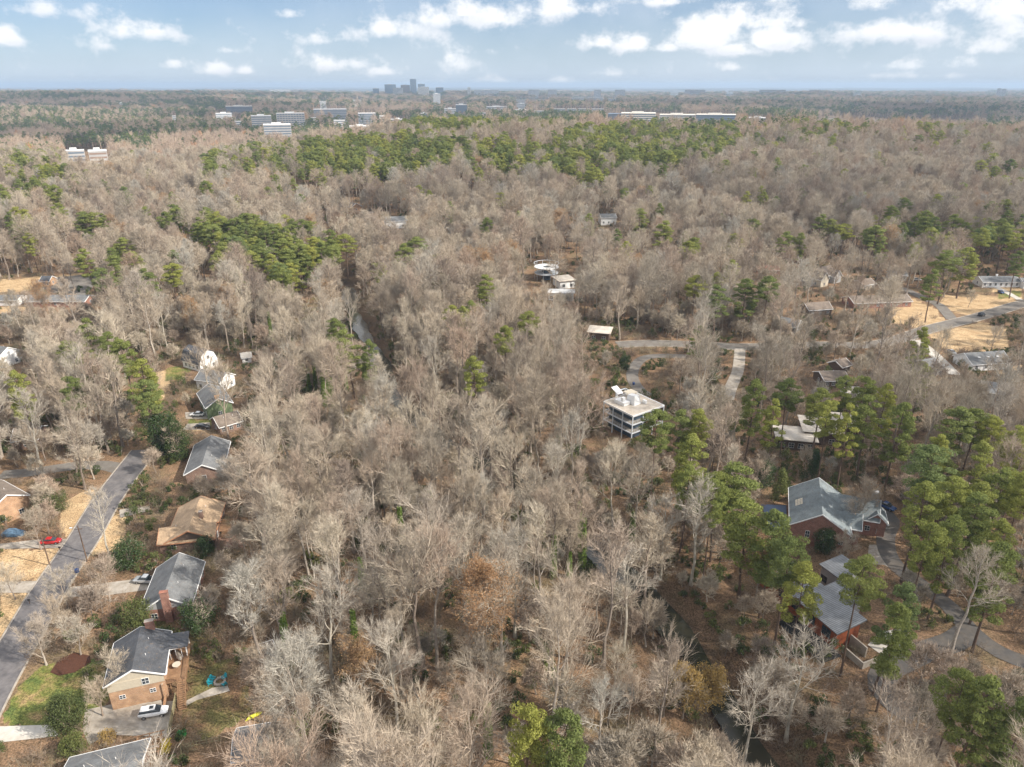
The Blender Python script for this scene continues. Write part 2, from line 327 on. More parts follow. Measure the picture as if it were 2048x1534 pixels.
# ------------------------------------------------------------------ mesh helpers
class Buf:
    def __init__(s): s.v = []; s.f = []; s.m = []; s.n = 0
    def add(s, v, f, mi=0):
        v = np.asarray(v, float).reshape(-1, 3); f = np.asarray(f, int) + s.n
        s.v.append(v); s.f.append(f); s.m.append(np.full(len(f), mi)); s.n += len(v)
    def mesh(s, name, mats):
        me = bpy.data.meshes.new(name)
        V = np.concatenate(s.v).astype(np.float32)
        loops = np.concatenate([f.ravel() for f in s.f]).astype(np.int32)
        tot = np.concatenate([np.full(len(f), f.shape[1]) for f in s.f]).astype(np.int32)
        start = np.concatenate([[0], np.cumsum(tot)[:-1]]).astype(np.int32)
        me.vertices.add(len(V)); me.vertices.foreach_set('co', V.ravel())
        me.loops.add(len(loops)); me.loops.foreach_set('vertex_index', loops)
        me.polygons.add(len(tot)); me.polygons.foreach_set('loop_start', start); me.polygons.foreach_set('loop_total', tot)
        me.polygons.foreach_set('material_index', np.concatenate(s.m).astype(np.int32)); me.polygons.foreach_set('use_smooth', np.zeros(len(tot), bool))
        for m in mats: me.materials.append(MAT[m])
        me.update(calc_edges=True); me.validate(); return me
    def tube(s, P, r, sides=4, mi=0, cap=True):
        P = np.asarray(P, float); n = len(P); T = np.gradient(P, axis=0); T /= np.linalg.norm(T, axis=1)[:, None] + 1e-9
        ref = np.array((1., .13, .07)) if abs(T[0][0]) < .8 else np.array((.1, 1., .1))
        A = np.cross(T, ref); A /= np.linalg.norm(A, axis=1)[:, None] + 1e-9; B = np.cross(T, A)
        an = np.arange(sides) * 2 * math.pi / sides
        V = P[:, None, :] + np.asarray(r)[:, None, None] * (np.cos(an)[None, :, None] * A[:, None, :] + np.sin(an)[None, :, None] * B[:, None, :])
        i = np.arange(n - 1)[:, None] * sides; j = np.arange(sides)[None, :]; k = (j + 1) % sides
        F = np.stack([i + j, i + k, i + sides + k, i + sides + j], -1).reshape(-1, 4)
        s.add(V.reshape(-1, 3), F, mi)
    def blades(s, p0, p1, w, mi=0, rng=RNG):
        """slim triangles, one per twig"""
        n = len(p0); d = p1 - p0; r = rng.normal(size=(n, 3)); a = np.cross(d, r); a /= np.linalg.norm(a, axis=1)[:, None] + 1e-9
        w = np.broadcast_to(w, (n,))[:, None]
        V = np.stack([p0 - a * w / 2, p0 + a * w / 2, p1], 1).reshape(-1, 3)
        s.add(V, np.arange(3 * n).reshape(-1, 3), mi)
    def leaves(s, c, size, mi=0, rng=RNG, up=None):
        """leaf-sized quads with their own tilt"""
        n = len(c); a = rng.normal(size=(n, 3))
        if up is not None: a = a - up * (a * up).sum(1)[:, None] * .6
        a /= np.linalg.norm(a, axis=1)[:, None]; b = rng.normal(size=(n, 3)); b = b - a * (a * b).sum(1)[:, None]
        if up is not None: b = b - up * (b * up).sum(1)[:, None] * .6
        b /= np.linalg.norm(b, axis=1)[:, None] + 1e-9
        sz = (size * rng.uniform(.6, 1.3, n))[:, None]
        V = np.stack([c - a * sz, c - b * sz * .45, c + a * sz, c + b * sz * .45], 1).reshape(-1, 3)
        s.add(V, np.arange(4 * n).reshape(-1, 4), mi)
    def box(s, x0, x1, y0, y1, z0, z1, mi=0):
        V = [(x0, y0, z0), (x1, y0, z0), (x1, y1, z0), (x0, y1, z0), (x0, y0, z1), (x1, y0, z1), (x1, y1, z1), (x0, y1, z1)]
        s.add(V, [(0, 3, 2, 1), (4, 5, 6, 7), (0, 1, 5, 4), (1, 2, 6, 5), (2, 3, 7, 6), (3, 0, 4, 7)], mi)
    def prism(s, poly, y0, y1, mi=0):
        """polygon in x,z pushed along y (convex or not; caps as fans of an ngon split)"""
        n = len(poly); V = [(x, y0, z) for x, z in poly] + [(x, y1, z) for x, z in poly]
        F = [(i, (i + 1) % n, n + (i + 1) % n, n + i) for i in range(n)]
        s.add(V, F, mi); V0 = np.array(V)
        for o in (0, n):
            for i in range(1, n - 1): s.add(V0[[o, o + i, o + i + 1]], [(0, 1, 2) if o else (0, 2, 1)], mi)

def link(name, me, parent=None):
    o = bpy.data.objects.new(name, me); C.objects.link(o)
    if parent is not None: o.parent = parent
    return o
def part(name, buf, m, parent, loc=(0, 0, 0), rz=0):
    o = link(name, buf.mesh(name, [m] if isinstance(m, str) else m), parent); o.location = loc; o.rotation_euler.z = rz; return o
def tag(o, label, cat, group=None, kind=None):
    if label: o['label'] = label
    if cat: o['category'] = cat
    if group: o['group'] = group
    if kind: o['kind'] = kind
    return o
def empty(name, loc, rz=0):
    o = bpy.data.objects.new(name, None); C.objects.link(o); o.location = loc; o.rotation_euler.z = rz; o.empty_display_size = .5; return o
def copy_tree(o, parent=None):
    c = o.copy(); C.objects.link(c); c.parent = parent
    for ch in list(o.children): copy_tree(ch, c)
    return c

# ------------------------------------------------------------------ ground sheet
GREEN = [[(0, 1445), (40, 1370), (75, 1335), (130, 1325), (215, 1318), (222, 1400), (170, 1450), (60, 1455)], [(1782, 318), (1797, 318), (1797, 330), (1780, 330)],
         [(380, 838), (430, 838), (430, 850), (380, 850)], [(335, 735), (380, 735), (372, 755), (325, 765)], [(2000, 585), (2048, 580), (2048, 592), (2000, 597)], [(1530, 565), (1560, 560), (1560, 572), (1530, 577)]]
STRAW = [[(0, 1098), (95, 1098), (135, 1090), (118, 1140), (85, 1160), (0, 1162)], [(0, 1186), (68, 1186), (40, 1230), (0, 1292)], [(125, 1068), (120, 1010), (165, 985), (195, 975), (178, 1015), (142, 1075)],
         [(205, 1060), (235, 1025), (258, 1025), (255, 1070), (232, 1104), (180, 1110)], [(1815, 590), (1875, 620), (1890, 645), (1830, 655), (1760, 640), (1780, 600)], [(1880, 590), (1960, 590), (2040, 598), (1975, 628), (1915, 628), (1880, 605)],
         [(1855, 668), (1960, 645), (2010, 655), (2020, 700), (1900, 705)], [(0, 560), (170, 545), (190, 575), (90, 578), (0, 585)], [(380, 845), (420, 843), (415, 862), (375, 862)], [(1960, 560), (2048, 560), (2048, 600), (2000, 590)],
         [(0, 615), (60, 612), (50, 622), (0, 626)], [(300, 745), (345, 740), (330, 800), (280, 810)], [(1990, 740), (2048, 730), (2048, 760), (2000, 760)]]
YARD = [[(368, 1325), (480, 1320), (510, 1420), (420, 1480), (358, 1450)], [(300, 1240), (420, 1240), (420, 1290), (300, 1290)], [(640, 585), (690, 585), (690, 640), (560, 700), (540, 640)]]
def build_ground():
    ax, ay = 0, -60
    ang = np.radians(np.arange(-58, 58.01, .30))
    r = [90.]; step = 1.15
    while r[-1] < 34000:
        if r[-1] > 330: step = max(step, r[-1] * .0085)
        r.append(r[-1] + step)
    r = np.array([20., 50, 75] + r)
    A, Rr = np.meshgrid(ang, r); X = ax + np.sin(A) * Rr; Y = ay + np.cos(A) * Rr; Z = H(X, Y)
    # earth's own curve hides the far plain
    n, m = X.shape; V = np.stack([X, Y, Z], -1).reshape(-1, 3)
    i = np.arange(n - 1)[:, None] * m + np.arange(m - 1)[None, :]
    F = np.stack([i, i + 1, i + m + 1, i + m], -1).reshape(-1, 4)
    b = Buf(); b.add(V, F)
    me = b.mesh('ground', []); me.polygons.foreach_set('use_smooth', np.ones(len(me.polygons), bool))
    px, py, dep = project(V[:, 0], V[:, 1], V[:, 2])
    def grab(polys):
        v = np.zeros(len(V))
        for p in polys: v = np.maximum(v, inpoly(px, py, p))
        return v * (V[:, 1] > 10)
    for nm, polys in (('green', GREEN), ('straw', STRAW), ('yard', YARD)):
        a = me.attributes.new(nm, 'FLOAT', 'POINT'); a.data.foreach_set('value', grab(polys).astype(np.float32))
    a = me.attributes.new('bank', 'FLOAT', 'POINT'); a.data.foreach_set('value', np.exp(-(creek_dist(V[:, 0], V[:, 1]) / 10) ** 2).astype(np.float32))
    m = bpy.data.materials.new('forest_floor'); m.use_nodes = True; nt = m.node_tree; bs = nt.nodes['Principled BSDF']; N = NT(nt)
    bs.inputs['Roughness'].default_value = .95; bs.inputs['Specular IOR Level'].default_value = .1
    tc = N.n('ShaderNodeTexCoord'); P = tc.outputs['Object']
    def noise(s, d=5., ro=.6):
        k = N.n('ShaderNodeTexNoise', i_Scale=s, i_Detail=d, i_Roughness=ro); N.l(P, k.inputs['Vector']); return k.outputs['Fac']
    n1, n2, n3, nf = noise(.06), noise(.5, 6., .7), noise(3.0, 4., .8), noise(.0035, 7., .62)
    c = N.ramp(n1, [(.35, (.15, .10, .062)), (.5, (.25, .165, .105)), (.65, (.17, .135, .08))])
    c = N.mix(N.math('MULTIPLY', N.math('SUBTRACT', n2, .5, clamp=True), 4., clamp=True), c, (.10, .075, .042))
    c2 = N.ramp(n3, [(.38, (.42, .42, .40)), (.6, (1.45, 1.4, 1.35))])
    def mul(a_, b_):
        mm = N.n('ShaderNodeMix'); mm.data_type = 'RGBA'; mm.blend_type = 'MULTIPLY'; mm.inputs[0].default_value = 1; N.l(a_, mm.inputs[6]); N.l(b_, mm.inputs[7]); return mm.outputs[2]
    def att(nm, amt=.9):
        k = N.n('ShaderNodeAttribute', attribute_name=nm); v = N.math('ADD', k.outputs['Fac'], N.math('MULTIPLY', N.math('SUBTRACT', n2, .5), 1.4))
        mr = N.n('ShaderNodeMapRange'); N.l(v, mr.inputs[0]); mr.inputs[1].default_value = .35; mr.inputs[2].default_value = .65; mr.inputs[4].default_value = amt; return mr.outputs[0]
    straw = N.ramp(noise(.25), [(.35, (.38, .265, .15)), (.6, (.53, .395, .24))]); grass = N.ramp(noise(.3), [(.38, (.085, .13, .035)), (.5, (.15, .17, .045)), (.66, (.30, .22, .11))])
    c = N.mix(att('yard', .8), c, N.ramp(noise(.2), [(.4, (.12, .125, .045)), (.6, (.16, .10, .06))]))
    c = N.mix(att('straw'), c, straw); c = N.mix(att('green'), c, grass)
    bk = N.n('ShaderNodeAttribute', attribute_name='bank'); c = N.mix(N.math('MULTIPLY', bk.outputs['Fac'], .8), c, (.055, .04, .028))
    c = mul(c, c2)
    # beyond the last trees: the far woods seen as one rough cover
    far = N.mix(N.math('MULTIPLY', N.math('SUBTRACT', nf, .44, clamp=True), 9., clamp=True), (.17, .135, .115), (.055, .075, .045))
    sp = N.n('ShaderNodeSeparateXYZ'); N.l(P, sp.inputs[0])
    ff = N.n('ShaderNodeMapRange'); N.l(sp.outputs[1], ff.inputs[0]); ff.inputs[1].default_value = 2500; ff.inputs[2].default_value = 5000
    c = N.mix(ff.outputs[0], c, mul(far, c2))
    N.l(c, bs.inputs['Base Color'])
    bp = N.n('ShaderNodeBump', i_Strength=.6, i_Distance=.15); N.l(n3, bp.inputs['Height']); N.l(bp.outputs[0], bs.inputs['Normal'])
    me.materials.append(m); o = link('ground', me); tag(o, None, None, kind='structure'); return o
build_ground()

def smooth_path(pts, step=2.0):
    P = np.array([(p.x, p.y) for p in pts]); out = []
    for k in range(len(P) - 1):
        p0 = P[max(k - 1, 0)]; p1 = P[k]; p2 = P[k + 1]; p3 = P[min(k + 2, len(P) - 1)]
        n = max(2, int(np.linalg.norm(p2 - p1) / step))
        for t in np.arange(n) / n:
            out.append(.5 * ((2 * p1) + (-p0 + p2) * t + (2 * p0 - 5 * p1 + 4 * p2 - p3) * t * t + (-p0 + 3 * p1 - 3 * p2 + p3) * t ** 3))
    out.append(P[-1]); return np.array(out)
ROADS = []     # (points, half width) kept clear of trees
def ribbon(name, pxs, width, m, lift=.08, kerb=None, kerb_h=.12, path=None, water_z=None):
    P = smooth_path([world(*p) for p in pxs]) if path is None else path
    T = np.gradient(P, axis=0); T /= np.linalg.norm(T, axis=1)[:, None] + 1e-9; Nn = np.stack([-T[:, 1], T[:, 0]], -1)
    w = np.broadcast_to(np.asarray(width, float) / 2, (len(P),))
    cols = 5
    s = np.linspace(-1, 1, cols)
    XY = P[:, None, :] + Nn[:, None, :] * (w[:, None] * s[None, :])[:, :, None]
    Z = H(XY[..., 0], XY[..., 1]) + lift if water_z is None else np.full(XY.shape[:2], water_z)
    V = np.concatenate([XY, Z[..., None]], -1).reshape(-1, 3); i = np.arange(len(P) - 1)[:, None] * cols + np.arange(cols - 1)[None, :]
    b = Buf(); b.add(V, np.stack([i, i + 1, i + cols + 1, i + cols], -1).reshape(-1, 4))
    o = link(name, b.mesh(name, [m])); tag(o, None, None, kind='structure'); ROADS.append((P, float(np.max(w))))
    if kerb:
        for sg in (-1, 1):
            b = Buf(); pr = []
            for off, dz in ((.0, -.05), (.0, kerb_h), (.3, kerb_h), (.35, -.3)):
                q = P + Nn * (w + off)[:, None] * sg; z = H(q[:, 0], q[:, 1]) + lift + dz; pr.append(np.concatenate([q, z[:, None]], 1))
            pr = np.stack(pr, 1).reshape(-1, 3); i = np.arange(len(P) - 1)[:, None] * 4 + np.arange(3)[None, :]
            b.add(pr, np.stack([i, i + 1, i + 5, i + 4], -1).reshape(-1, 4)); o = link('kerb', b.mesh('kerb', [kerb])); tag(o, None, None, kind='structure')
    return P
def patch(name, pxs, m, lift=.06, sub=3):
    bm = bmesh.new(); vs = []
    for p in pxs:
        q = world(*p); vs.append(bm.verts.new((q.x, q.y, 0)))
    bm.faces.new(vs); bmesh.ops.triangulate(bm, faces=bm.faces[:])
    bmesh.ops.subdivide_edges(bm, edges=bm.edges[:], cuts=sub, use_grid_fill=True)
    for v in bm.verts: v.co.z = float(H(v.co.x, v.co.y)) + lift
    bmesh.ops.recalc_face_normals(bm, faces=bm.faces[:])
    me = bpy.data.meshes.new(name); bm.to_mesh(me); bm.free(); me.materials.append(MAT[m]); o = link(name, me); tag(o, None, None, kind='structure'); return o
ribbon('street', [(-90, 1520), (-60, 1460), (-8, 1362), (50, 1265), (100, 1178), (165, 1082), (212, 1004), (255, 945), (290, 900)], 7.6, 'asphalt', lift=.10, kerb='concrete')
ribbon('side_road', [(245, 940), (210, 931), (150, 932), (60, 945), (0, 950)], 5.0, 'asphalt_old', lift=.07)
ribbon('road', [(2140, 590), (2048, 607), (1960, 633), (1900, 648), (1850, 661), (1800, 678), (1740, 690), (1650, 690), (1560, 692), (1480, 694), (1400, 690), (1300, 687), (1235, 690)], 7.5, 'asphalt_old', lift=.10, kerb='concrete')
ribbon('branch_road', [(1905, 640), (1880, 612), (1855, 600), (1830, 588), (1800, 575)], 5.5, 'asphalt_old', lift=.13)
ribbon('driveway', [(1480, 698), (1476, 740), (1462, 775), (1455, 800)], 4.5, 'concrete', lift=.14)
ribbon('driveway', [(1390, 716), (1340, 712), (1290, 716), (1268, 736), (1266, 760), (1282, 783), (1300, 792)], 4.6, 'asphalt_old', lift=.15)
ribbon('driveway', [(1830, 680), (1858, 700), (1885, 725), (1910, 750)], 4.6, 'concrete_pale', lift=.14)
ribbon('driveway', [(2040, 600), (2010, 583), (1985, 572), (1968, 566)], 3.4, 'concrete_pale', lift=.12)
ribbon('driveway', [(1760, 1018), (1782, 1040), (1772, 1070), (1775, 1105), (1800, 1140), (1850, 1175), (1900, 1215), (1945, 1265), (2000, 1305), (2080, 1335)], 4.2, 'asphalt_dark', lift=.10)
ribbon('driveway', [(1940, 1262), (1905, 1285), (1860, 1300), (1810, 1322), (1770, 1345), (1765, 1380), (1800, 1415), (1830, 1432)], 5.0, 'asphalt_dark', lift=.13)
patch('driveway', [(228, 1408), (352, 1402), (336, 1474), (215, 1470)], 'concrete', .07)
patch('driveway', [(170, 1420), (228, 1408), (216, 1470), (178, 1490), (165, 1460)], 'concrete', .05)
patch('driveway', [(-60, 1455), (100, 1450), (120, 1472), (-60, 1492)], 'concrete_pale', .07)
patch('driveway', [(130, 1176), (220, 1165), (300, 1155), (312, 1178), (220, 1190), (125, 1195)], 'concrete', .07)
patch('driveway', [(0, 1088), (70, 1080), (140, 1078), (130, 1096), (0, 1098)], 'concrete', .07)
patch('driveway', [(-40, 1164), (90, 1162), (68, 1186), (-40, 1186)], 'concrete', .07)
patch('driveway', [(238, 1020), (262, 1016), (300, 1012), (300, 1022), (240, 1036)], 'concrete', .07)
patch('driveway', [(370, 825), (432, 822), (430, 838), (372, 838)], 'concrete', .07)
patch('driveway', [(375, 848), (420, 845), (420, 860), (365, 860)], 'concrete', .07)
patch('driveway', [(1760, 1265), (1810, 1255), (1830, 1290), (1770, 1315), (1735, 1290)], 'concrete_pale', .07)
patch('paved_path', [(1738, 1090), (1752, 1090), (1790, 1142), (1768, 1130), (1720, 1128), (1735, 1115)], 'paver', .08)
patch('garden_path', [(372, 1402), (400, 1388), (425, 1376), (455, 1372), (460, 1382), (425, 1392), (395, 1400), (372, 1412)], 'concrete', .06)
patch('mulch_bed', [(100, 1345), (120, 1318), (150, 1305), (180, 1312), (182, 1325), (150, 1345), (118, 1352)], 'mulch', .07)
# creek water
cp = CREEK[1:]; 
class _P: 
    def __init__(s, a): s.x, s.y = a
cpath = smooth_path([_P(p) for p in cp]); ribbon('creek', None, 6.4 + 1.6 * np.sin(np.arange(len(cpath)) * .23) + .8 * np.sin(np.arange(len(cpath)) * .71), 'water', path=cpath, water_z=-4.35)

# ------------------------------------------------------------------ tree meshes
def rot_about(v, k, a):
    return v * math.cos(a) + np.cross(k, v) * math.sin(a) + k * np.dot(k, v) * (1 - math.cos(a))
def unit(v): return v / (np.linalg.norm(v) + 1e-9)

def hardwood(seed, h=26, spread=5.0, first=.4, nl=12, detail=2, leaf=None, updir=.3, twig_w=.034, dome=None):
    """returns (trunk buf, crown buf). detail 2 = near, 1 = middle distance, 0 = far"""
    rg = np.random.default_rng(seed); tb = Buf(); cb = Buf(); UP = np.array((0, 0, 1.))
    n = 9; P = np.zeros((n, 3)); P[:, 2] = np.linspace(0, h * .92, n); wob = np.cumsum(rg.normal(0, .22, (n, 2)), 0); wob[0] = 0; wob[1] *= .5; P[:, :2] = wob * h / 26
    r0 = .021 * h * .5 + .05; rad = r0 * (1 - np.linspace(0, .93, n)) ** .9 + .03; rad[0] *= 1.4
    if detail == 0: rad = rad * 1.3
    tb.tube(P, rad, 6 if detail == 2 else (4 if detail == 1 else 3))
    def ptn(t): 
        q = t * (n - 1); k = min(int(q), n - 2); f = q - k; return P[k] * (1 - f) + P[k + 1] * f
    S3a, S3b, L4a, L4b = [], [], [], []
    for i in range(nl):
        t = first + (1 - first) * (i + rg.uniform(0, .7)) / nl; t = min(t, .985)
        az = i * 2.4 + rg.uniform(-.6, .6); tilt = (1.0 - .62 * (t - first) / (1 - first)) * rg.uniform(.72, 1.1)
        env = math.sin(math.pi * min(1, .22 + .86 * (t - first) / (1 - first))) ** .6
        L = spread * 1.25 * (.55 + .6 * env) * rg.uniform(.75, 1.2) * (1.0 if t < .9 else .75)
        d = np.array((math.cos(az) * math.sin(tilt), math.sin(az) * math.sin(tilt), math.cos(tilt)))
        m = 6 if detail == 2 else 4; pts = [ptn(t)]; dd = d.copy()
        for k in range(m - 1):
            dd = unit(dd + UP * updir * .5 + rg.normal(0, .13, 3)); pts.append(pts[-1] + dd * L / (m - 1))
        pts = np.array(pts); rl = max(.035, r0 * .42 * (1.1 - t * .75)); rr = rl * (1 - np.linspace(0, .85, m))
        if detail == 0: rr = rr * 1.6
        if detail >= 1: tb.tube(pts, rr, 4 if detail == 2 else 3)
        else: tb.blades(pts[:1], pts[-1:], rl * 2.6, 0, rg)
        nb = (9, 8, 5)[2 - detail]
        for j in range(nb):
            tj = .22 + .78 * (j + rg.uniform(0, .8)) / nb; q = min(tj, .99) * (m - 1); k = min(int(q), m - 2); f = q - k
            b0 = pts[k] * (1 - f) + pts[k + 1] * f; ld = unit(pts[k + 1] - pts[k])
            ax = unit(np.cross(ld, rg.normal(size=3))); d2 = rot_about(ld, ax, rg.uniform(.45, .95)); d2 = unit(d2 + UP * .12)
            L2 = L * .42 * (1.15 - tj * .55) * rg.uniform(.7, 1.3)
            if detail == 2:
                p2 = [b0]; e = d2
                for _ in range(3): e = unit(e + UP * .1 + rg.normal(0, .16, 3)); p2.append(p2[-1] + e * L2 / 3)
                p2 = np.array(p2); cb.tube(p2, np.array((.07, .055, .038, .018)) * (h / 26), 3)
            else: p2 = np.array([b0, b0 + d2 * L2 * .5, b0 + unit(d2 + UP * .2) * L2]); cb.blades(p2[:1], p2[-1:], .11 if detail else .2, 0, rg)
            n3 = (8, 6, 4)[2 - detail]
            tt = rg.uniform(.2, 1, n3); qq = tt * (len(p2) - 1); kk = np.minimum(qq.astype(int), len(p2) - 2); ff = (qq - kk)[:, None]
            a0 = p2[kk] * (1 - ff) + p2[kk + 1] * ff; dir3 = unit(p2[-1] - p2[0])[None] + rg.normal(0, .42, (n3, 3)) + UP * .22
            dir3 /= np.linalg.norm(dir3, axis=1)[:, None]; l3 = (L2 * .5 * rg.uniform(.5, 1.3, n3) + .35)[:, None]
            S3a.append(a0); S3b.append(a0 + dir3 * l3)
    a = np.concatenate(S3a); b = np.concatenate(S3b); w3 = (.24, .085, .05)[detail]
    cb.blades(a, b, w3, 0, rg)
    ns = (150, 620, 0)[detail] if dome is None else dome
    if ns:   # the outermost sprays, which round the crown off
        d = rg.normal(size=(ns * 2, 3)); d /= np.linalg.norm(d, axis=1)[:, None]; d = d[d[:, 2] > -.35][:ns]
        lump = 1 + .14 * np.sin(d[:, :1] * 5 + seed) * np.sin(d[:, 1:2] * 5 + seed * 2) + .08 * np.sin(d[:, :1] * 11 + d[:, 1:2] * 9)
        env = np.where(d[:, 2:] > 0, np.array([[spread * 1.12, spread * 1.12, h * .27]]), np.array([[spread * 1.12, spread * 1.12, h * .2]])) * lump
        c0 = np.array((P[6][0], P[6][1], h * .70)); q0 = c0 + d * env * rg.uniform(.5, .85, (len(d), 1)); q1 = c0 + d * env * rg.uniform(.88, 1.06, (len(d), 1)) + rg.normal(0, .35, (len(d), 3)) + UP * .3
        cb.blades(q0, q1, (.26, .085, .045)[detail], 0, rg)
    nt = (0, 4, 5)[detail]
    if nt:
        A = np.repeat(a, nt, 0); Bv = np.repeat(b, nt, 0); t = rg.uniform(.25, 1, (len(A), 1)); s0 = A * (1 - t) + Bv * t
        d = (Bv - A); ln = np.linalg.norm(d, axis=1)[:, None]; d = d / ln + rg.normal(0, .45, d.shape) + UP * .16; d /= np.linalg.norm(d, axis=1)[:, None]
        s1 = s0 + d * (ln * rg.uniform(.45, .95, (len(A), 1)) + .15); cb.blades(s0, s1, twig_w if detail == 2 else .055, 0, rg)
        if leaf:
            k = rg.random(len(s1)) < leaf; c = s1[k] + rg.normal(0, .12, (k.sum(), 3)); lb = Buf(); lb.leaves(np.concatenate([c + rg.normal(0, .2, c.shape) for _ in range(4)]), .14, 0, rg); return tb, cb, lb
    return tb, cb

def pine(seed, h=26, cr=4.2, base=.55, detail=2, dens=1.0, conic=.0):
    rg = np.random.default_rng(seed); tb = Buf(); cb = Buf()
    n = 7; P = np.zeros((n, 3)); P[:, 2] = np.linspace(0, h * .97, n); w = np.cumsum(rg.normal(0, .16, (n, 2)), 0); w[0] = 0; P[:, :2] = w
    r0 = .24 * h / 26 + .04; tb.tube(P, r0 * (1 - np.linspace(0, .9, n)) + .03, 6 if detail == 2 else 3)
    npf = int((46, 34, 16)[2 - detail] * dens) if detail else 12
    puffs = []
    for i in range(npf):
        t = (i + rg.uniform(0, 1)) / npf; z = h * (base + (1 - base) * t); az = rg.uniform(0, 6.283)
        env = (math.sin(math.pi * (.18 + .74 * t)) ** .7) * (1 - conic) + conic * (1.15 - t)
        r = cr * env * rg.uniform(.45, 1.05); 
        if i > npf * .93: r *= .35
        k = min(int(z / (h * .97) * (n - 1)), n - 2); c0 = P[k] + (P[k + 1] - P[k]) * .5; c0[2] = z - r * .25
        c = np.array((c0[0] + r * math.cos(az), c0[1] + r * math.sin(az), z))
        tb.tube(np.array([c0, (c0 + c) / 2 + (0, 0, -.1), c]), np.array((.06, .045, .02)) * (1 if detail else 2), 3)
        puffs.append((c, rg.uniform(.85, 1.5) * cr / 4.2))
    nf = (190, 60, 18)[2 - detail]; fs = (.23, .42, .80)[2 - detail]
    for c, s in puffs:
        m = int(nf * s * rg.uniform(.75, 1.2)); d = rg.normal(size=(m, 3)); d /= np.linalg.norm(d, axis=1)[:, None]; d[:, 2] = d[:, 2] * .75 + .12
        rad = rg.uniform(.35, 1.0, (m, 1)) ** .5
        q = c + d * rad * np.array((s * 1.15, s * 1.15, s * .62)); cb.leaves(q, fs, 0, rg, up=d)
    return tb, cb

def bush(seed, h=2.5, r=1.6, n=700, leaf=.14, stems=8, cone=0):
    rg = np.random.default_rng(seed); tb = Buf(); cb = Buf()
    for i in range(stems):
        a = rg.uniform(0, 6.28); q = rg.uniform(.2, .7) * r; tb.tube(np.array([(0, 0, 0), (q * .4 * math.cos(a), q * .4 * math.sin(a), h * .4), (q * math.cos(a), q * math.sin(a), h * .75)]), np.array((.05, .035, .015)) * (h / 2.5) ** .7, 3)
    k = max(6, int(n / 60)); 
    for i in range(k):
        a = rg.uniform(0, 6.28); t = (i + .5) / k; env = math.sqrt(max(.08, 1 - (2 * t - 1) ** 2 * .85)) if not cone else (1.05 - t)
        rr = r * env * rg.uniform(.3, .85); c = np.array((rr * math.cos(a), rr * math.sin(a), h * (.1 + .8 * t))); m = int(n / k); s = r * rg.uniform(.28, .45)
        d = rg.normal(size=(m, 3)); d /= np.linalg.norm(d, axis=1)[:, None]
        cb.leaves(c + d * (rg.uniform(.5, 1, (m, 1))) * s, leaf, 0, rg, up=d)
    return tb, cb

def brush(seed, h=2.2, r=1.8, n=160, w=.03):
    rg = np.random.default_rng(seed); b = Buf(); m = n // 8
    a = rg.normal(0, r * .3, (m, 3)); a[:, 2] = 0; e = a + np.stack([rg.normal(0, r * .5, m), rg.normal(0, r * .5, m), rg.uniform(.5, 1, m) * h], -1)
    b.blades(a, e, w * 1.6, 0, rg); A = np.repeat(a, 7, 0); E = np.repeat(e, 7, 0); t = rg.uniform(.3, 1, (len(A), 1)); s = A * (1 - t) + E * t
    q = s + rg.normal(0, .38, s.shape) + (0, 0, .25); b.blades(s, q, w, 0, rg); return b

def meshes(prefix, bufs, mats):
    names = ('trunk', 'crown', 'leaves')
    return [b.mesh(prefix + '_' + names[i], [mats[i]]) for i, b in enumerate(bufs)]
HWP = [dict(h=26, spread=5.2, first=.42), dict(h=28, spread=4.4, first=.5), dict(h=23, spread=5.8, first=.34, nl=13), dict(h=27, spread=4.0, first=.45, updir=.45),
       dict(h=21, spread=5.0, first=.28, updir=.1), dict(h=29, spread=5.5, first=.5, nl=13), dict(h=18, spread=4.2, first=.25), dict(h=25, spread=4.8, first=.38, updir=.4, nl=14, dome=700)]
HWP += [dict(h=24, spread=4.6, first=.46, nl=10, updir=.5), dict(h=20, spread=3.8, first=.3, nl=10, updir=.15), dict(h=30, spread=5.0, first=.55, nl=11, updir=.2), dict(h=22, spread=6.2, first=.30, nl=11, updir=.35)]
HW = [meshes('hardwood_%d' % i, hardwood(100 + i, detail=2, **p), ('bark', 'twigs')) for i, p in enumerate(HWP)]
SYC = [meshes('sycamore_%d' % i, hardwood(200 + i, detail=2, **p), ('bark_pale', 'twigs_pale')) for i, p in enumerate([dict(h=27, spread=5.6, first=.38, nl=10), dict(h=24, spread=5.0, first=.45, nl=9, updir=.15)])]
TAN = [meshes('tan_%d' % i, hardwood(220 + i, detail=2, leaf=.75, **p), ('bark', 'twigs', 'leaf_brown')) for i, p in enumerate([dict(h=20, spread=5.4, first=.3), dict(h=11, spread=3.6, first=.2)])]
SMALL = [meshes('small_%d' % i, hardwood(240 + i, detail=2, **p), ('bark', 'twigs')) for i, p in enumerate([dict(h=8, spread=3.0, first=.2, nl=9), dict(h=11, spread=3.4, first=.25, nl=9)])]
PINEP = [dict(h=27, cr=4.6, base=.60), dict(h=25, cr=4.0, base=.5), dict(h=28, cr=5.0, base=.64), dict(h=24, cr=3.6, base=.42, conic=.3), dict(h=26, cr=4.2, base=.36, dens=1.25, conic=.2)]
PN = [meshes('pine_%d' % i, pine(300 + i, detail=2, **p), ('bark_pine', 'needles')) for i, p in enumerate(PINEP)]
PN_H = [p['h'] for p in PINEP]; HW_H = [p['h'] for p in HWP]

# ------------------------------------------------------------------ landmarks and clear views
LAND = []      # (px, py, phrase) used when labelling the trees round about
def landmark(px, py, phrase): LAND.append((px, py, phrase))
FOOT = []      # building footprints (x, y, radius)
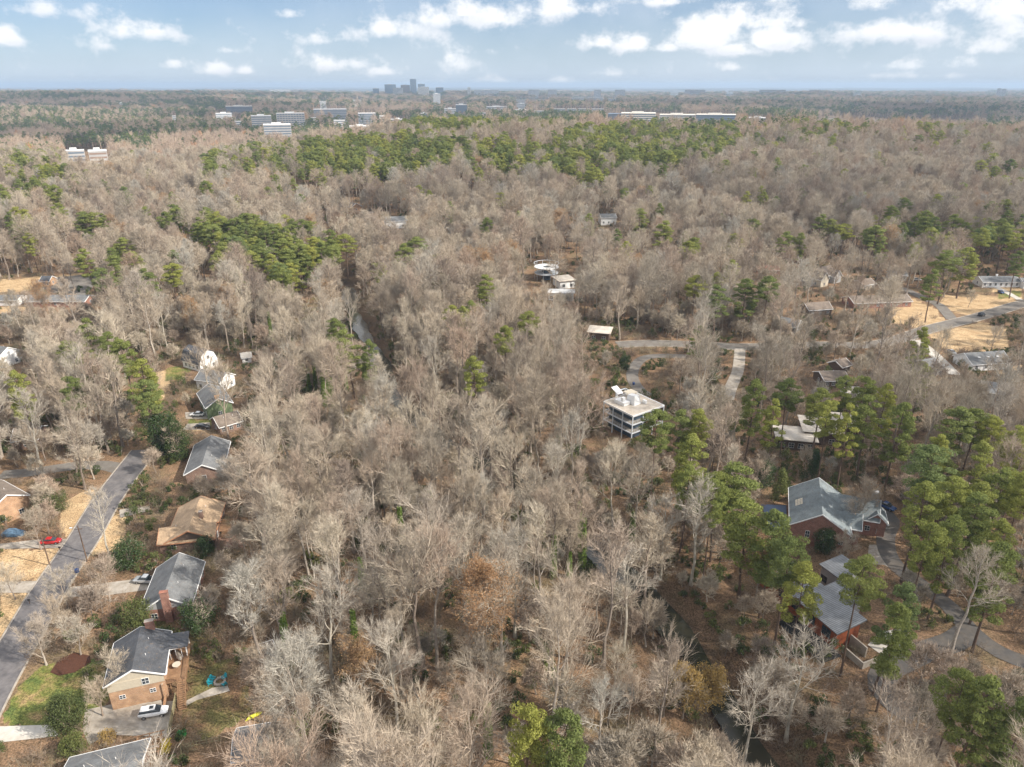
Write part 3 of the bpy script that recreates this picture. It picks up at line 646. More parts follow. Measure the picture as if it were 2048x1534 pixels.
# ------------------------------------------------------------------ building kit
def slabs(name, polys, thick, m, parent, loc=(0, 0, 0), rz=0):
    """roof planes: each polygon is one slope, given by its under side, eave edge first"""
    bm = bmesh.new(); uvl = bm.loops.layers.uv.new('UVMap')
    for P in polys:
        P = [Vector(p) for p in P]; u = (P[1] - P[0]).normalized(); nrm = u.cross(P[-1] - P[0]).normalized(); v = nrm.cross(u)
        lo = [bm.verts.new(p) for p in P]; hi = [bm.verts.new(p + Vector((0, 0, thick))) for p in P]; n = len(P)
        fs = [bm.faces.new(hi), bm.faces.new(lo[::-1])] + [bm.faces.new((lo[i], lo[(i + 1) % n], hi[(i + 1) % n], hi[i])) for i in range(n)]
        for f in fs:
            for l in f.loops: d = l.vert.co - P[0]; l[uvl].uv = (d.dot(u), d.dot(v))
    me = bpy.data.meshes.new(name); bm.to_mesh(me); bm.free(); me.materials.append(MAT[m])
    o = link(name, me, parent); o.location = loc; o.rotation_euler.z = rz; return o
WIN = {}
def window_meshes(w, h, fm, kind='window'):
    k = (round(w, 2), round(h, 2), fm)
    if k not in WIN:
        f = Buf(); t = .055
        f.box(-w / 2 - t, w / 2 + t, -.07, .0, h, h + t); f.box(-w / 2 - t, w / 2 + t, -.07, .0, -t, 0); f.box(-w / 2 - t, -w / 2, -.07, 0, 0, h); f.box(w / 2, w / 2 + t, -.07, 0, 0, h)
        f.box(-.025, .025, -.06, -.035, 0, h); f.box(-w / 2, w / 2, -.058, -.036, h * .5 - .025, h * .5 + .025)
        p = Buf(); p.box(-w / 2, w / 2, -.03, -.004, 0, h)
        WIN[k] = (f.mesh('window', [fm]), p.mesh('pane', ['glass']))
    return WIN[k]
class Site:
    """local frame inside a building"""
    def __init__(s, root, x=0, y=0, rz=0, z=0): s.root, s.x, s.y, s.rz, s.z = root, x, y, rz, z
    def loc(s, x, y, z=0):
        c, q = math.cos(s.rz), math.sin(s.rz); return (s.x + c * x - q * y, s.y + q * x + c * y, s.z + z)
    def part(s, name, buf, m, x=0, y=0, z=0, rz=0): return part(name, buf, m, s.root, s.loc(x, y, z), s.rz + rz)
    def window(s, x, y, z, rz, w=1.1, h=1.3, fm='white', name='window'):
        f, p = window_meshes(w, h, fm); o = link(name, f, s.root); o.location = s.loc(x, y, z); o.rotation_euler.z = s.rz + rz; link('pane', p, o); return o
    def door(s, x, y, z, rz, w=1.0, h=2.1, m='brown_siding'):
        b = Buf(); b.box(-w / 2, w / 2, -.06, .0, 0, h); b.box(-w / 2 + .15, w / 2 - .15, -.075, -.06, .2, h * .45); b.box(-w / 2 + .15, w / 2 - .15, -.075, -.06, h * .55, h - .2)
        return s.part('door', b, m, x, y, z, rz)

def gable(s, L, WL, WR, he, zr, wall, roof, gab=None, trim='white', oh=.45, oe=.35, wins=(3, 3, 1, 1), chim=None, wz=.9, fm='white', base=-2.0, roofname='roof'):
    """gabled block: ridge along x, from -L/2 to L/2; WL half width on +y, WR on -y; he eave height on the +y side"""
    sl = (zr - he) / WL; heR = zr - sl * WR
    b = Buf()
    for x0, x1 in ((-L / 2, L / 2),):
        b.box(x0, x1, -WR, WL, base, min(he, heR))
    s.part('wall', b, wall)
    g = Buf(); lo = min(he, heR)
    pf = [(-WR, lo), (WL, lo)] + ([(WL, he)] if he > lo + .01 else []) + [(0, zr)] + ([(-WR, heR)] if heR > lo + .01 else [])
    n = len(pf); V = [(-L / 2, y, z) for y, z in pf] + [(L / 2, y, z) for y, z in pf]; g.add(V, [(i, (i + 1) % n, n + (i + 1) % n, n + i) for i in range(n)])
    V = np.array(V)
    for o in (0, n):
        for i in range(1, n - 1): g.add(V[[o, o + i, o + i + 1]], [(0, 2, 1) if o == 0 else (0, 1, 2)])
    s.part('gable', g, gab or wall)
    X = L / 2 + oe; eL = (WL + oh, he - oh * sl); eR = (WR + oh, heR - oh * sl)
    rf = slabs(roofname, [[(X, eL[0], eL[1]), (-X, eL[0], eL[1]), (-X, 0, zr), (X, 0, zr)],
                          [(-X, -eR[0], eR[1]), (X, -eR[0], eR[1]), (X, 0, zr), (-X, 0, zr)]], .16, roof, s.root, s.loc(0, 0), s.rz)
    if trim:
        t = Buf()
        for y, z in ((eL[0], eL[1]), (-eR[0], eR[1])):
            q = .12 * (1 if y > 0 else -1); t.box(-X, X, min(y, y + q), max(y, y + q), z - .1, z + .13)
        for x in (-X - .09, X):
            for (y, z) in ((eL[0], eL[1]), (-eR[0], eR[1])):
                V = [(x, y, z - .12), (x, 0, zr - .12), (x, 0, zr + .19), (x, y, z + .19)]; V = V + [(a + .09, b_, c) for a, b_, c in V]
                t.add(V, [(0, 1, 2, 3), (4, 7, 6, 5), (0, 4, 5, 1), (1, 5, 6, 2), (2, 6, 7, 3), (3, 7, 4, 0)])
        s.part('fascia', t, trim)
    for side, n, ln in ((0, wins[0], L), (1, wins[1], L), (2, wins[2], WL + WR), (3, wins[3], WL + WR)):
        for k in range(n):
            q = -ln / 2 + ln * (k + .5) / n
            if side == 0: s.window(q, -WR - .003, wz, 0, fm=fm)
            if side == 1: s.window(q, WL + .003, wz, math.pi, fm=fm)
            if side == 2: s.window(-L / 2 - .003, (WL - WR) / 2 + q, wz, -math.pi / 2, fm=fm)
            if side == 3: s.window(L / 2 + .003, (WL - WR) / 2 + q, wz, math.pi / 2, fm=fm)
    for c in (chim or []):
        cx, cy, top, cm = c[:4]; w, d = (c[4], c[5]) if len(c) > 4 else (.9, .7)
        k = Buf(); k.box(cx - w / 2, cx + w / 2, cy - d / 2, cy + d / 2, c[6] if len(c) > 6 else he - .5, top); k.box(cx - w / 2 - .08, cx + w / 2 + .08, cy - d / 2 - .08, cy + d / 2 + .08, top, top + .12)
        ch = link('chimney', k.mesh('chimney', [cm]), rf)
    for k in range(2): v = Buf(); v.tube([(-L * .25 + k * L * .4, WL * .35, zr - sl * WL * .35), (-L * .25 + k * L * .4, WL * .35, zr - sl * WL * .35 + .55)], (.06, .06), 6); link('vent_pipe', v.mesh('vent_pipe', ['white']), rf)
    return rf

def site(name, A, B, zr, label, cat, land=None, z=None, group=None):
    """root empty under the middle of a ridge whose ends sit at two sight lines, zr above ground; x axis runs A -> B"""
    a = world(*A, zr); b = world(*B, zr); m = (a + b) / 2; rz = math.atan2(b.y - a.y, b.x - a.x); L = math.hypot(b.x - a.x, b.y - a.y)
    r = empty(name, (m.x, m.y, float(H(m.x, m.y)) if z is None else z), rz); tag(r, label, cat, group)
    keep(m.x, m.y, L * .5 + 2); keep((a.x + m.x) / 2, (a.y + m.y) / 2, 5.5); keep((b.x + m.x) / 2, (b.y + m.y) / 2, 5.5)
    if land: landmark((A[0] + B[0]) / 2, (A[1] + B[1]) / 2 + 12, land)
    return r, Site(r), L
def keep(x, y, r): FOOT.append((x, y, r))
def simple_house(A, B, W, he, zr, wall, roof, label, land=None, gab=None, chim=None, wins=(3, 3, 1, 1), name='house', cat='house', trim='white', group=None):
    r, s, L = site(name, A, B, zr, label, cat, land, group=group); gable(s, L, W / 2, W / 2, he, zr, wall, roof, gab, trim, wins=wins, chim=chim); return r, s, L

# ---- left street, nearest first
r, s, L = site('house', (281, 1257), (264, 1338), 8.3, 'split-level brick house with dark grey shingle roof and cream gable beside the white SUV', 'house', 'the dark-roofed brick house beside the white SUV')
# +x runs towards the viewer; +y is to the viewer's right
gable(s, L, 4.6, 4.6, 6.0, 8.3, 'brick_tan', 'shingle_dark', 'beige_siding', wins=(3, 2, 0, 0), chim=[(-L / 2 - .35, 1.6, 9.4, 'brick_red', .8, 1.5, -1)], wz=3.6)
b = Buf(); b.box(L / 2 + .01, L / 2 + .12, -4.6, 4.6, 4.2, 6.0); s.part('siding', b, 'beige_siding')
s.window(L / 2 + .125, 1.6, 4.5, math.pi / 2); s.window(L / 2 + .004, 2.4, 2.2, math.pi / 2, .9, .8); s.window(L / 2 + .004, -2.6, 2.2, math.pi / 2, .9, .8)
b = Buf(); b.box(L / 2 - .02, L / 2 + 3.2, 3.9, 4.25, -2, .6); b.box(L / 2 - .02, L / 2 + .3, 3.9, 4.25, .6, 3.6); s.part('retaining_wall', b, 'brick_tan')
b = Buf(); b.box(L / 2 + 1.2, L / 2 + 2.4, 1.2, 3.6, .0, 1.0); s.part('garage_roof', b, 'concrete')
# screened porch and deck on the creek side
dk = Buf(); dk.box(-L / 2 + .8, L / 2 - .2, 4.62, 8.1, 3.05, 3.25)
for x in (-L / 2 + 1, 0, L / 2 - .6):
    for y in (5.2, 7.8): dk.box(x - .08, x + .08, y - .08, y + .08, -2, 3.05)
s.part('deck', dk, 'wood_deck')
pp = Buf()
for x in (-L / 2 + 1.0, -L / 2 + 4.6):
    for y in (7.9,): pp.box(x - .1, x + .1, y - .1, y + .1, 3.25, 5.6)
for y in (5.0, 6.0, 7.0): pp.box(-L / 2 + 4.55, -L / 2 + 4.65, y - .04, y + .04, 3.25, 5.6)
pp.box(-L / 2 + 4.5, -L / 2 + 4.7, 4.7, 8.0, 5.6, 5.8); pp.box(-L / 2 + .9, -L / 2 + 4.7, 7.85, 8.0, 5.6, 5.8); s.part('porch_frame', pp, 'white')
slabs('porch_roof', [[(-L / 2 + .6, 8.3, 5.75), (-L / 2 + .6, 4.6, 6.05), (-L / 2 + 4.9, 4.6, 6.05), (-L / 2 + 4.9, 8.3, 5.75)][::-1]], .14, 'shingle_dark', r)
rl = Buf()
for x0, x1, y0, y1 in ((-L / 2 + 4.7, L / 2 - .2, 8.02, 8.1), (L / 2 - .28, L / 2 - .2, 4.7, 6.6)):
    rl.box(x0, x1, y0, y1, 4.1, 4.2)
    n = int(max(x1 - x0, y1 - y0) / .25)
    for k in range(n + 1):
        t = k / n; xx = x0 + (x1 - x0) * t if x1 - x0 > y1 - y0 else (x0 + x1) / 2; yy = y0 + (y1 - y0) * t if y1 - y0 > x1 - x0 else (y0 + y1) / 2
        rl.box(xx - .025, xx + .025, yy - .025, yy + .025, 3.25, 4.1)
s.part('railing', rl, 'wood_deck')
st = Buf()
for k in range(14): st.box(L / 2 - .2 + k * .3, L / 2 + .13 + k * .3, 6.7, 7.9, 3.05 - k * .22, 3.12 - k * .22)
st.add([(L / 2 - .3, 6.62, 3.25), (L / 2 + 4.0, 6.62, .1), (L / 2 + 4.0, 6.62, -.15), (L / 2 - .3, 6.62, 3.0), (L / 2 - .3, 6.7, 3.25), (L / 2 + 4.0, 6.7, .1), (L / 2 + 4.0, 6.7, -.15), (L / 2 - .3, 6.7, 3.0)], [(0, 1, 2, 3), (7, 6, 5, 4), (0, 4, 5, 1), (2, 6, 7, 3)])
for yy in (6.6, 7.95):
    for k in range(5): st.box(L / 2 - .2 + k * 1.0, L / 2 - .12 + k * 1.0, yy - .04, yy + .04, 3.0 - k * .74, 4.0 - k * .74)
    st.tube([(L / 2 - .2, yy, 4.0), (L / 2 + 4, yy, .95)], (.05, .05), 4)
s.part('stairs', st, 'wood_deck')
deck_w = Matrix.Translation(r.location) @ Matrix.Rotation(r.rotation_euler.z, 4, 'Z')
t = empty('patio_table', deck_w @ Vector((1.6, 6.2, 3.25))); tag(t, 'round patio table on the deck of the dark-roofed house', 'table')
b = Buf(); b.tube([(0, 0, .68), (0, 0, .74)], (.75, .75), 16); b.add([(0.75 * math.cos(a * .3927), .75 * math.sin(a * .3927), .742) for a in range(16)], [tuple(range(16))]); part('tabletop', b, 'cream', t)
b = Buf(); b.tube([(0, 0, 0), (0, 0, .68)], (.06, .06), 6); b.tube([(-.35, 0, .02), (.35, 0, .02)], (.04, .04), 4); b.tube([(0, -.35, .02), (0, .35, .02)], (.04, .04), 4); part('leg', b, 'stone', t)
hm = Buf(); hm.tube([(-1.6, 0, 1.0), (-.8, .1, .62), (0, .15, .5), (.8, .1, .62), (1.6, 0, 1.0)], (.05, .35, .45, .35, .05), 6); o = link('hammock', hm.mesh('hammock', ['stone'])); o.location = deck_w @ Vector((-.4, 6.4, 3.3)); o.rotation_euler.z = r.rotation_euler.z + .3
tag(o, 'brown cloth hammock slung over the deck under the porch roof', 'hammock')

r, s, L = site('house', (120, 1560), (281, 1520), 5.2, 'grey shingle roof with white eaves cut by the bottom edge beside the pergola', 'house')
gable(s, L, 5.6, 5.6, 3.2, 5.2, 'brick_brown', 'shingle_grey', 'white', wins=(3, 3, 1, 1))
# pergola
pg = world(302, 1512); rt = empty('pergola', (pg.x, pg.y, float(H(pg.x, pg.y))), r.rotation_euler.z); tag(rt, 'brown open-beam pergola against the grey roof at the bottom', 'pergola'); keep(pg.x, pg.y, 4)
for k, (x, y) in enumerate(((-1.8, -2), (1.8, -2), (-1.8, 2), (1.8, 2))):
    b = Buf(); b.box(x - .09, x + .09, y - .09, y + .09, -1, 2.6); part('post', b, 'wood_deck', rt)
b = Buf()
for k in range(6): b.box(-2.3, 2.3, -2.1 + k * .84 - .04, -2.1 + k * .84 + .04, 2.78, 2.95)
part('rafter', b, 'wood_deck', rt); b = Buf(); b.box(-1.9, -1.76, -2.4, 2.4, 2.6, 2.78); b.box(1.76, 1.9, -2.4, 2.4, 2.6, 2.78); b.box(-.07, .07, -2.4, 2.4, 2.6, 2.78); part('beam', b, 'wood_deck', rt)

r, s, L = site('house', (358, 1108), (327, 1192), 6.3, 'long brick house with weathered grey roof and white eave line beside the silver pickup', 'house', 'the long grey-roofed brick house')
gable(s, L, 4.6, 5.0, 3.4, 6.3, 'brick_red', 'shingle_grey', 'grey_siding', wins=(4, 4, 1, 0), chim=[(L / 2 + .38, .3, 7.6, 'brick_red', .75, 1.5, -1)])
s.window(L / 2 + .004, -2.6, .8, math.pi / 2); s.window(L / 2 + .004, 3.2, .8, math.pi / 2)
bp = Buf(); bp.box(L / 2 - 5, L / 2 - 1.0, 5.05, 8.0, 1.9, 2.05); bp.box(L / 2 - 4.9, L / 2 - 4.7, 7.8, 8.0, -2, 1.9); bp.box(L / 2 - 1.3, L / 2 - 1.1, 7.8, 8.0, -2, 1.9); s.part('deck', bp, 'wood_deck')

r, s, L = site('house', (430, 1001), (345, 1053), 5.6, 'tan-roofed brick house with chimney, porch wing and timber deck', 'house', 'the tan-roofed brick house')
r.rotation_euler.z = s.rz = 0; s.rz = 0; rzz = math.atan2(-16, 3.2); r.rotation_euler.z = rzz
gable(s, 15.5, 5.2, 5.4, 3.1, 5.6, 'brick_brown', 'shingle_tan', 'brown_siding', trim='rust_trim', wins=(3, 4, 1, 0), chim=[(1.2, 1.8, 6.6, 'brick_brown', 1.0, .8)])
s2 = Site(r, 4.4, -.7, math.pi / 2); gable(s2, 12.5, 3.4, 3.4, 2.9, 4.9, 'brick_brown', 'shingle_tan', 'brown_siding', trim='rust_trim', wins=(2, 2, 1, 1))
dk = Buf(); dk.box(-3, 2.5, 5.25, 9.5, 1.0, 1.15)
for k in range(22): dk.box(-2.9 + k * .245, -2.8 + k * .245, 9.4, 9.46, 1.15, 2.1)
dk.box(-3, 2.5, 9.38, 9.5, 2.1, 2.18)
for k in range(9): dk.box(2.5 + k * .32, 2.78 + k * .32, 6.2, 8.4, .85 - k * .16, .92 - k * .16)
s.part('deck', dk, 'wood_deck')
b = Buf(); b.box(3, 9, 5.6, 12.5, -.6, .12); s.part('patio', b, 'brick_brown')

r, s, L = simple_house((422, 872), (404, 930), 9.5, 3.2, 5.6, 'brick_brown', 'shingle_grey', 'low house with smooth dark and pale grey roof slopes right of the big dark evergreen', 'the grey house right of the big dark evergreen')
r, s, L = simple_house((472, 822), (428, 834), 7.5, 2.9, 5.0, 'brick_brown', 'shingle_brown', 'brown-roofed house beside the parked black car', 'the brown-roofed house by the black car')
r, s, L = simple_house((418, 768), (436, 797), 8.0, 4.6, 7.0, 'green_siding', 'shingle_grey', 'green-sided house with grey gable roof and brick chimney', 'the green-sided house', chim=[(12.6 / 2, -.2, 7.6, 'brick_tan', .7, 1.4, -1)])
r, s, L = simple_house((404, 738), (452, 745), 8.0, 4.0, 6.4, 'white', 'shingle_grey', 'white house with grey roof between the gambrel house and the green-sided one', 'the white grey-roofed house', wins=(3, 2, 2, 2))
# gambrel house
r, s, L = site('house', (378, 690), (412, 694), 8.6, 'white gambrel-roofed house with dark front slope on the wooded slope', 'house', 'the white gambrel house')
L = 11; r.rotation_euler.z = -.55
b = Buf(); b.box(-L / 2, L / 2, -4, 4, -2, 3.2); s.part('wall', b, 'white')
g = Buf(); pf = [(-4, 3.2), (4, 3.2), (2.7, 6.6), (0, 8.1), (-2.7, 6.6)]; V = [(-L / 2 + .02, y, z) for y, z in pf] + [(L / 2 - .02, y, z) for y, z in pf]; V = np.array(V)
for o in (0, 5):
    for i in range(1, 4): g.add(V[[o, o + i, o + i + 1]], [(0, 2, 1) if o == 0 else (0, 1, 2)])
s.part('gable', g, 'white')
X = L / 2 + .3
slabs('roof', [[(X, 4.4, 2.9), (-X, 4.4, 2.9), (-X, 2.8, 6.6), (X, 2.8, 6.6)], [(-X, -4.4, 2.9), (X, -4.4, 2.9), (X, -2.8, 6.6), (-X, -2.8, 6.6)], [(X, 2.8, 6.6), (-X, 2.8, 6.6), (-X, 0, 8.1), (X, 0, 8.1)], [(-X, -2.8, 6.6), (X, -2.8, 6.6), (X, 0, 8.1), (-X, 0, 8.1)]], .12, 'shingle_dark', r)
for q in (-3.5, -1.2, 1.2, 3.5): s.window(q, -4.004, .9, 0)
for q in (-2, 2): s.window(L / 2 + .004, q, .9, math.pi / 2)
s.window(L / 2 + .0, 0, 4.4, math.pi / 2)
simple_house((482, 706), (500, 704), 5, 2.4, 3.6, 'white', 'light_roof', 'small white outbuilding at the wood edge right of the gambrel house', None, name='shed', cat='shed', wins=(1, 1, 0, 0))
r, s, L = simple_house((-40, 960), (12, 990), 9, 5.2, 7.6, 'brick_tan', 'shingle_brown', 'two-storey orange brick house at the left edge behind bare trees', 'the orange brick house at the left edge', wins=(3, 3, 2, 2))
simple_house((-30, 688), (14, 694), 9, 5.2, 7.8, 'white', 'shingle_grey', 'white two-storey house cut by the left edge among the trees', 'the white house at the left edge', wins=(3, 3, 2, 2))
simple_house((60, 590), (178, 590), 10, 2.9, 4.8, 'brick_red', 'shingle_grey', 'long low ranch house with pale grey roof beyond the left wood', 'the long grey-roofed ranch at the left', wins=(5, 4, 1, 1))
simple_house((-10, 590), (42, 590), 8, 2.8, 4.4, 'white', 'shingle_grey', 'white-posted carport wing beside the long grey-roofed ranch', None, name='carport', cat='carport', wins=(2, 2, 1, 1))
simple_house((85, 552), (103, 552), 7, 3, 5, 'brick_tan', 'shingle_dark', 'small brick house with dark roof above the upper left street', None)
simple_house((355, 548), (385, 548), 8, 3.2, 5.2, 'grey_siding', 'shingle_dark', 'dark-roofed house hidden among pines above the left wood', None)
simple_house((222, 608), (232, 612), 6, 3.4, 5.2, 'white', 'shingle_dark', 'white-gabled house end showing through bare trees left of the creek wood', None)
patch('side_street', [(70, 560), (180, 548), (200, 560), (170, 590), (90, 585)], 'asphalt_old', .08)

# ---- the steel framed house
ra, rb, rc = world(1212, 802, 9.5), world(1266, 831, 9.5), world(1328, 808, 9.5)
rz = math.atan2(rc.y - rb.y, rc.x - rb.x); Lm = math.hypot(rc.x - rb.x, rc.y - rb.y); Dm = math.hypot(ra.x - rb.x, ra.y - rb.y)
rt = empty('house', (rb.x, rb.y, float(H(rb.x, rb.y))), rz); tag(rt, 'flat-roofed modern house in an open white steel frame with white rooftop structures', 'house'); landmark(1270, 820, 'the white steel-framed house'); keep(rb.x + 6, rb.y + 8, 13)
s = Site(rt)
# the ground drops away under it; posts run into it
fr = Buf()
nx = 3; ny = 3
for i in range(nx + 1):
    for j in range(ny + 1):
        if 0 < i < nx and 0 < j < ny: continue
        x = Lm * i / nx; y = Dm * j / ny; fr.box(x - .13, x + .13, y - .13, y + .13, -6, 9.2)
for z, q in ((9.2, .35), (6.2, .28), (3.2, .28)):
    fr.box(-.16, Lm + .16, -.16, .16, z - q, z); fr.box(-.16, .16, .16, Dm, z - q, z); fr.box(Lm - .16, Lm + .16, .16, Dm, z - q, z); fr.box(.16, Lm - .16, Dm - .16, Dm + .16, z - q, z)
s.part('frame', fr, 'white_steel')
rf = Buf(); rf.box(-.15, Lm * .98, -.15, Dm + .2, 9.21, 9.4); s.part('roof', rf, 'gravel_roof')
ed = Buf(); ed.box(-.3, Lm, -.3, -.15, 9.21, 9.55); ed.box(-.3, -.15, -.15, Dm + .3, 9.21, 9.55); ed.box(Lm * .98, Lm, -.15, Dm + .3, 9.21, 9.55); ed.box(-.15, Lm * .98, Dm + .2, Dm + .35, 9.21, 9.55); s.part('parapet', ed, 'white')
for z in (6.2, 3.2):
    dk = Buf(); dk.box(.2, 2.2, .2, Dm - .2, z - .2, z + .03); dk.box(2.2, Lm - .2, .2, 2.0, z - .2, z + .03); s.part('deck', dk, 'concrete')
    for k in (0,):
        rl = Buf(); rl.box(.16, Lm, -.05, .0, z + .95, z + 1.0); rl.box(-.05, 0, 0, Dm, z + .95, z + 1.0)
        for kk in range(12): rl.box(Lm * kk / 12 - .02, Lm * kk / 12 + .02, -.04, 0, z, z + .95); rl.box(-.04, 0, Dm * kk / 12 - .02, Dm * kk / 12 + .02, z, z + .95)
        s.part('railing', rl, 'white_steel')
w = Buf(); w.box(2.2, Lm * .55, 2.0, Dm - .3, -5, 9.0); s.part('glass_wall', w, 'glass_blue')
w = Buf(); w.box(Lm * .55 + .02, Lm - .3, 1.2, Dm - .3, -5, 9.0); s.part('wall', w, 'brick_red')
for k in range(2): s.window(Lm * .7 + k * 2.2, 1.19, 6.6, 0); s.window(Lm * .7 + k * 2.2, 1.19, 3.8, 0)
tw = Buf(); x0, x1, y0, y1 = Lm * .40, Lm * .62, Dm * .38, Dm * .68
V = [(x0, y0, 9.42), (x1, y0, 9.42), (x1, y1, 9.42), (x0, y1, 9.42), (x0 + .5, y0 + .6, 12.4), (x1 - .5, y0 + .6, 12.4), (x1 - .5, y1 - .3, 12.0), (x0 + .5, y1 - .3, 12.0)]
tw.add(V, [(0, 3, 2, 1), (4, 5, 6, 7), (0, 1, 5, 4), (1, 2, 6, 5), (2, 3, 7, 6), (3, 0, 4, 7)]); s.part('roof_tower', tw, 'white')
b = Buf(); b.box(Lm * .18, Lm * .38, Dm * .5, Dm * .85, 9.42, 10.5); b.box(Lm * .22, Lm * .30, Dm * .58, Dm * .66, 10.5, 11.8); s.part('roof_box', b, 'white')
b = Buf(); b.add([(Lm * .3, Dm * .86, 11.4), (Lm * .48, Dm * .86, 11.4), (Lm * .48, Dm * 1.1, 12.9), (Lm * .3, Dm * 1.1, 12.9), (Lm * .3, Dm * .86, 11.55), (Lm * .48, Dm * .86, 11.55), (Lm * .48, Dm * 1.1, 13.05), (Lm * .3, Dm * 1.1, 13.05)], [(0, 3, 2, 1), (4, 5, 6, 7), (0, 1, 5, 4), (1, 2, 6, 5), (2, 3, 7, 6), (3, 0, 4, 7)])
b.box(Lm * .38, Lm * .40, Dm * .95, Dm * .97, 9.4, 12); s.part('solar_panel', b, 'white')
b = Buf(); b.box(Lm * .55, Lm * .82, Dm * .72, Dm * .95, 11.2, 11.35); b.box(Lm * .56, Lm * .58, Dm * .74, Dm * .76, 9.42, 11.2); b.box(Lm * .79, Lm * .81, Dm * .74, Dm * .76, 9.42, 11.2); s.part('canopy', b, 'cream')
b = Buf(); b.box(Lm * .68, Lm * .74, Dm * .3, Dm * .4, 9.42, 10.5); s.part('vent_box', b, 'white')
pg = Buf()
for x, y in ((Lm * .7, Dm + 4.5), (Lm, Dm + 4.5), (Lm, Dm + 2.2)): pg.box(x - .12, x + .12, y - .12, y + .12, -4, 9.2)
pg.box(Lm * .7, Lm, Dm + 4.4, Dm + 4.6, 8.9, 9.2); pg.box(Lm * .7 - .1, Lm * .7 + .1, Dm + .36, Dm + 4.4, 8.9, 9.2); pg.box(Lm - .1, Lm + .1, Dm + .36, Dm + 4.4, 8.9, 9.2); s.part('open_frame', pg, 'white_steel')

# ---- big brick house with green-grey roof
r, s, L = site('house', (1638, 957), (1645, 1029), 9.5, 'big dark brick house with steep grey-green roof and side gables', 'house', 'the big grey-green roofed brick house')
gable(s, L, 6.8, 6.4, 5.2, 9.5, 'brick_red', 'shingle_green', wins=(2, 3, 0, 0), wz=2.0)
s.window(L / 2 + .004, -2.5, 2.4, math.pi / 2, .9, 1.8); s.window(L / 2 + .004, 1.5, 4.5, math.pi / 2, 1.4, .5); s.window(L / 2 + .004, 5.2, 2.0, math.pi / 2, .9, .9)
for (cx, W, zr2, L2) in ((-L / 2 + 4.5, 7.6, 8.4, 12.5), (2.0, 5.6, 7.2, 8)):
    s2 = Site(r, cx, 1.5 + L2 / 2, math.pi / 2); gable(s2, L2, W / 2, W / 2, 4.9, zr2, 'brick_red', 'shingle_green', wins=(3, 3, 1, 2), wz=1.6)
s2 = Site(r, -L / 2 + 5.0, 13.6, 0); gable(s2, 6, 2.4, 2.4, 4.4, 6.6, 'brick_red', 'shingle_green', wins=(1, 1, 1, 1), chim=[(-4.2, 0, 8.6, 'grey_siding', 1.6, 1.4)])
sk = Buf(); sl = (9.5 - 5.2) / 6.8
for k in range(3):
    y = -3.9 - k * .55; z = 9.5 + sl * y + .22
    for j in range(4): x = -1.5 + j * .75; sk.add([(x, y, z), (x + .66, y, z), (x + .66, y - .48, z - .48 * sl), (x, y - .48, z - .48 * sl)], [(0, 3, 2, 1)])
s.part('skylight', sk, 'cream')
keep(r.location.x + 8, r.location.y, 11)
patch('pool_cover', [(1522, 1010), (1572, 1012), (1574, 1060), (1540, 1060)], 'cover_blue', .25)
# hedges in front of the entrance, low and clipped
# ---- long cedar house
pa, pb = world(1519, 1131, 5.2), world(1677, 1264, 5.2); rz = math.atan2(pb.y - pa.y, pb.x - pa.x); Lc = math.hypot(pb.x - pa.x, pb.y - pa.y); m = (pa + pb) / 2
rt = empty('house', (m.x, m.y, float(H(m.x, m.y))), rz); tag(rt, 'long low house with pale metal roofs and red cedar wall along the creek bank', 'house'); landmark(1620, 1220, 'the long cedar-walled house'); keep(m.x + 6, m.y + 3, 15); s = Site(rt)
b = Buf(); b.box(-Lc / 2 + .5, Lc / 2 - .5, .5, 6.5, -3, 5.0); s.part('wall', b, 'cedar')
for k in range(5): s.window(-Lc / 2 + 3 + k * 4.2, .496, 1.6, 0, 2.2, 2.0, 'brown_siding')
slabs('roof', [[(-Lc / 2 - .3, -.6, 4.9), (Lc / 2 + .4, -.6, 4.9), (Lc / 2 + .4, 7.0, 6.0), (-Lc / 2 - .3, 7.0, 6.0)]], .2, 'seam_grey', rt)
b = Buf(); b.box(-Lc / 2 + 12, Lc / 2 - 5, 6.52, 11.5, -3, 5.2); s.part('wall', b, 'grey_siding')
slabs('roof', [[(-Lc / 2 + 11.4, 7.05, 5.3), (Lc / 2 - 4.5, 7.05, 5.3), (Lc / 2 - 4.5, 12, 5.8), (-Lc / 2 + 11.4, 12, 5.8)]], .2, 'seam_grey', rt)
dk = Buf(); dk.box(Lc / 2 - 11, Lc / 2 + 1.5, -4.6, .3, .2, .4)
for k in range(16): dk.box(Lc / 2 - 11 + k * .8, Lc / 2 - 10.93 + k * .8, -4.6, -4.53, .4, 1.4)
dk.box(Lc / 2 - 11, Lc / 2 + 1.5, -4.6, -4.5, 1.4, 1.47)
for k in range(4): dk.box(Lc / 2 - 10.5 + k * 3.6, Lc / 2 - 10.3 + k * 3.6, -4.2, -4.0, -4, .2)
s.part('deck', dk, 'dark')
b = Buf(); b.box(Lc / 2 + .4, Lc / 2 + 5.6, 1.5, 1.8, -2, 1.6); b.box(Lc / 2 + 5.3, Lc / 2 + 5.6, 1.8, 6.5, -2, 1.6); b.box(Lc / 2 - .49, Lc / 2 + 3.5, 4.4, 4.7, -2, 2.6); s.part('retaining_wall', b, 'concrete')
pa, pb = world(1640, 1127, 6), world(1683, 1158, 6); rz = math.atan2(pb.y - pa.y, pb.x - pa.x); Lc = math.hypot(pb.x - pa.x, pb.y - pa.y); m = (pa + pb) / 2
rt = empty('garage', (m.x, m.y, float(H(m.x, m.y))), rz); tag(rt, 'grey garage with ribbed metal shed roof behind the long cedar-walled house', 'garage'); s = Site(rt); keep(m.x + 3, m.y + 3, 7)
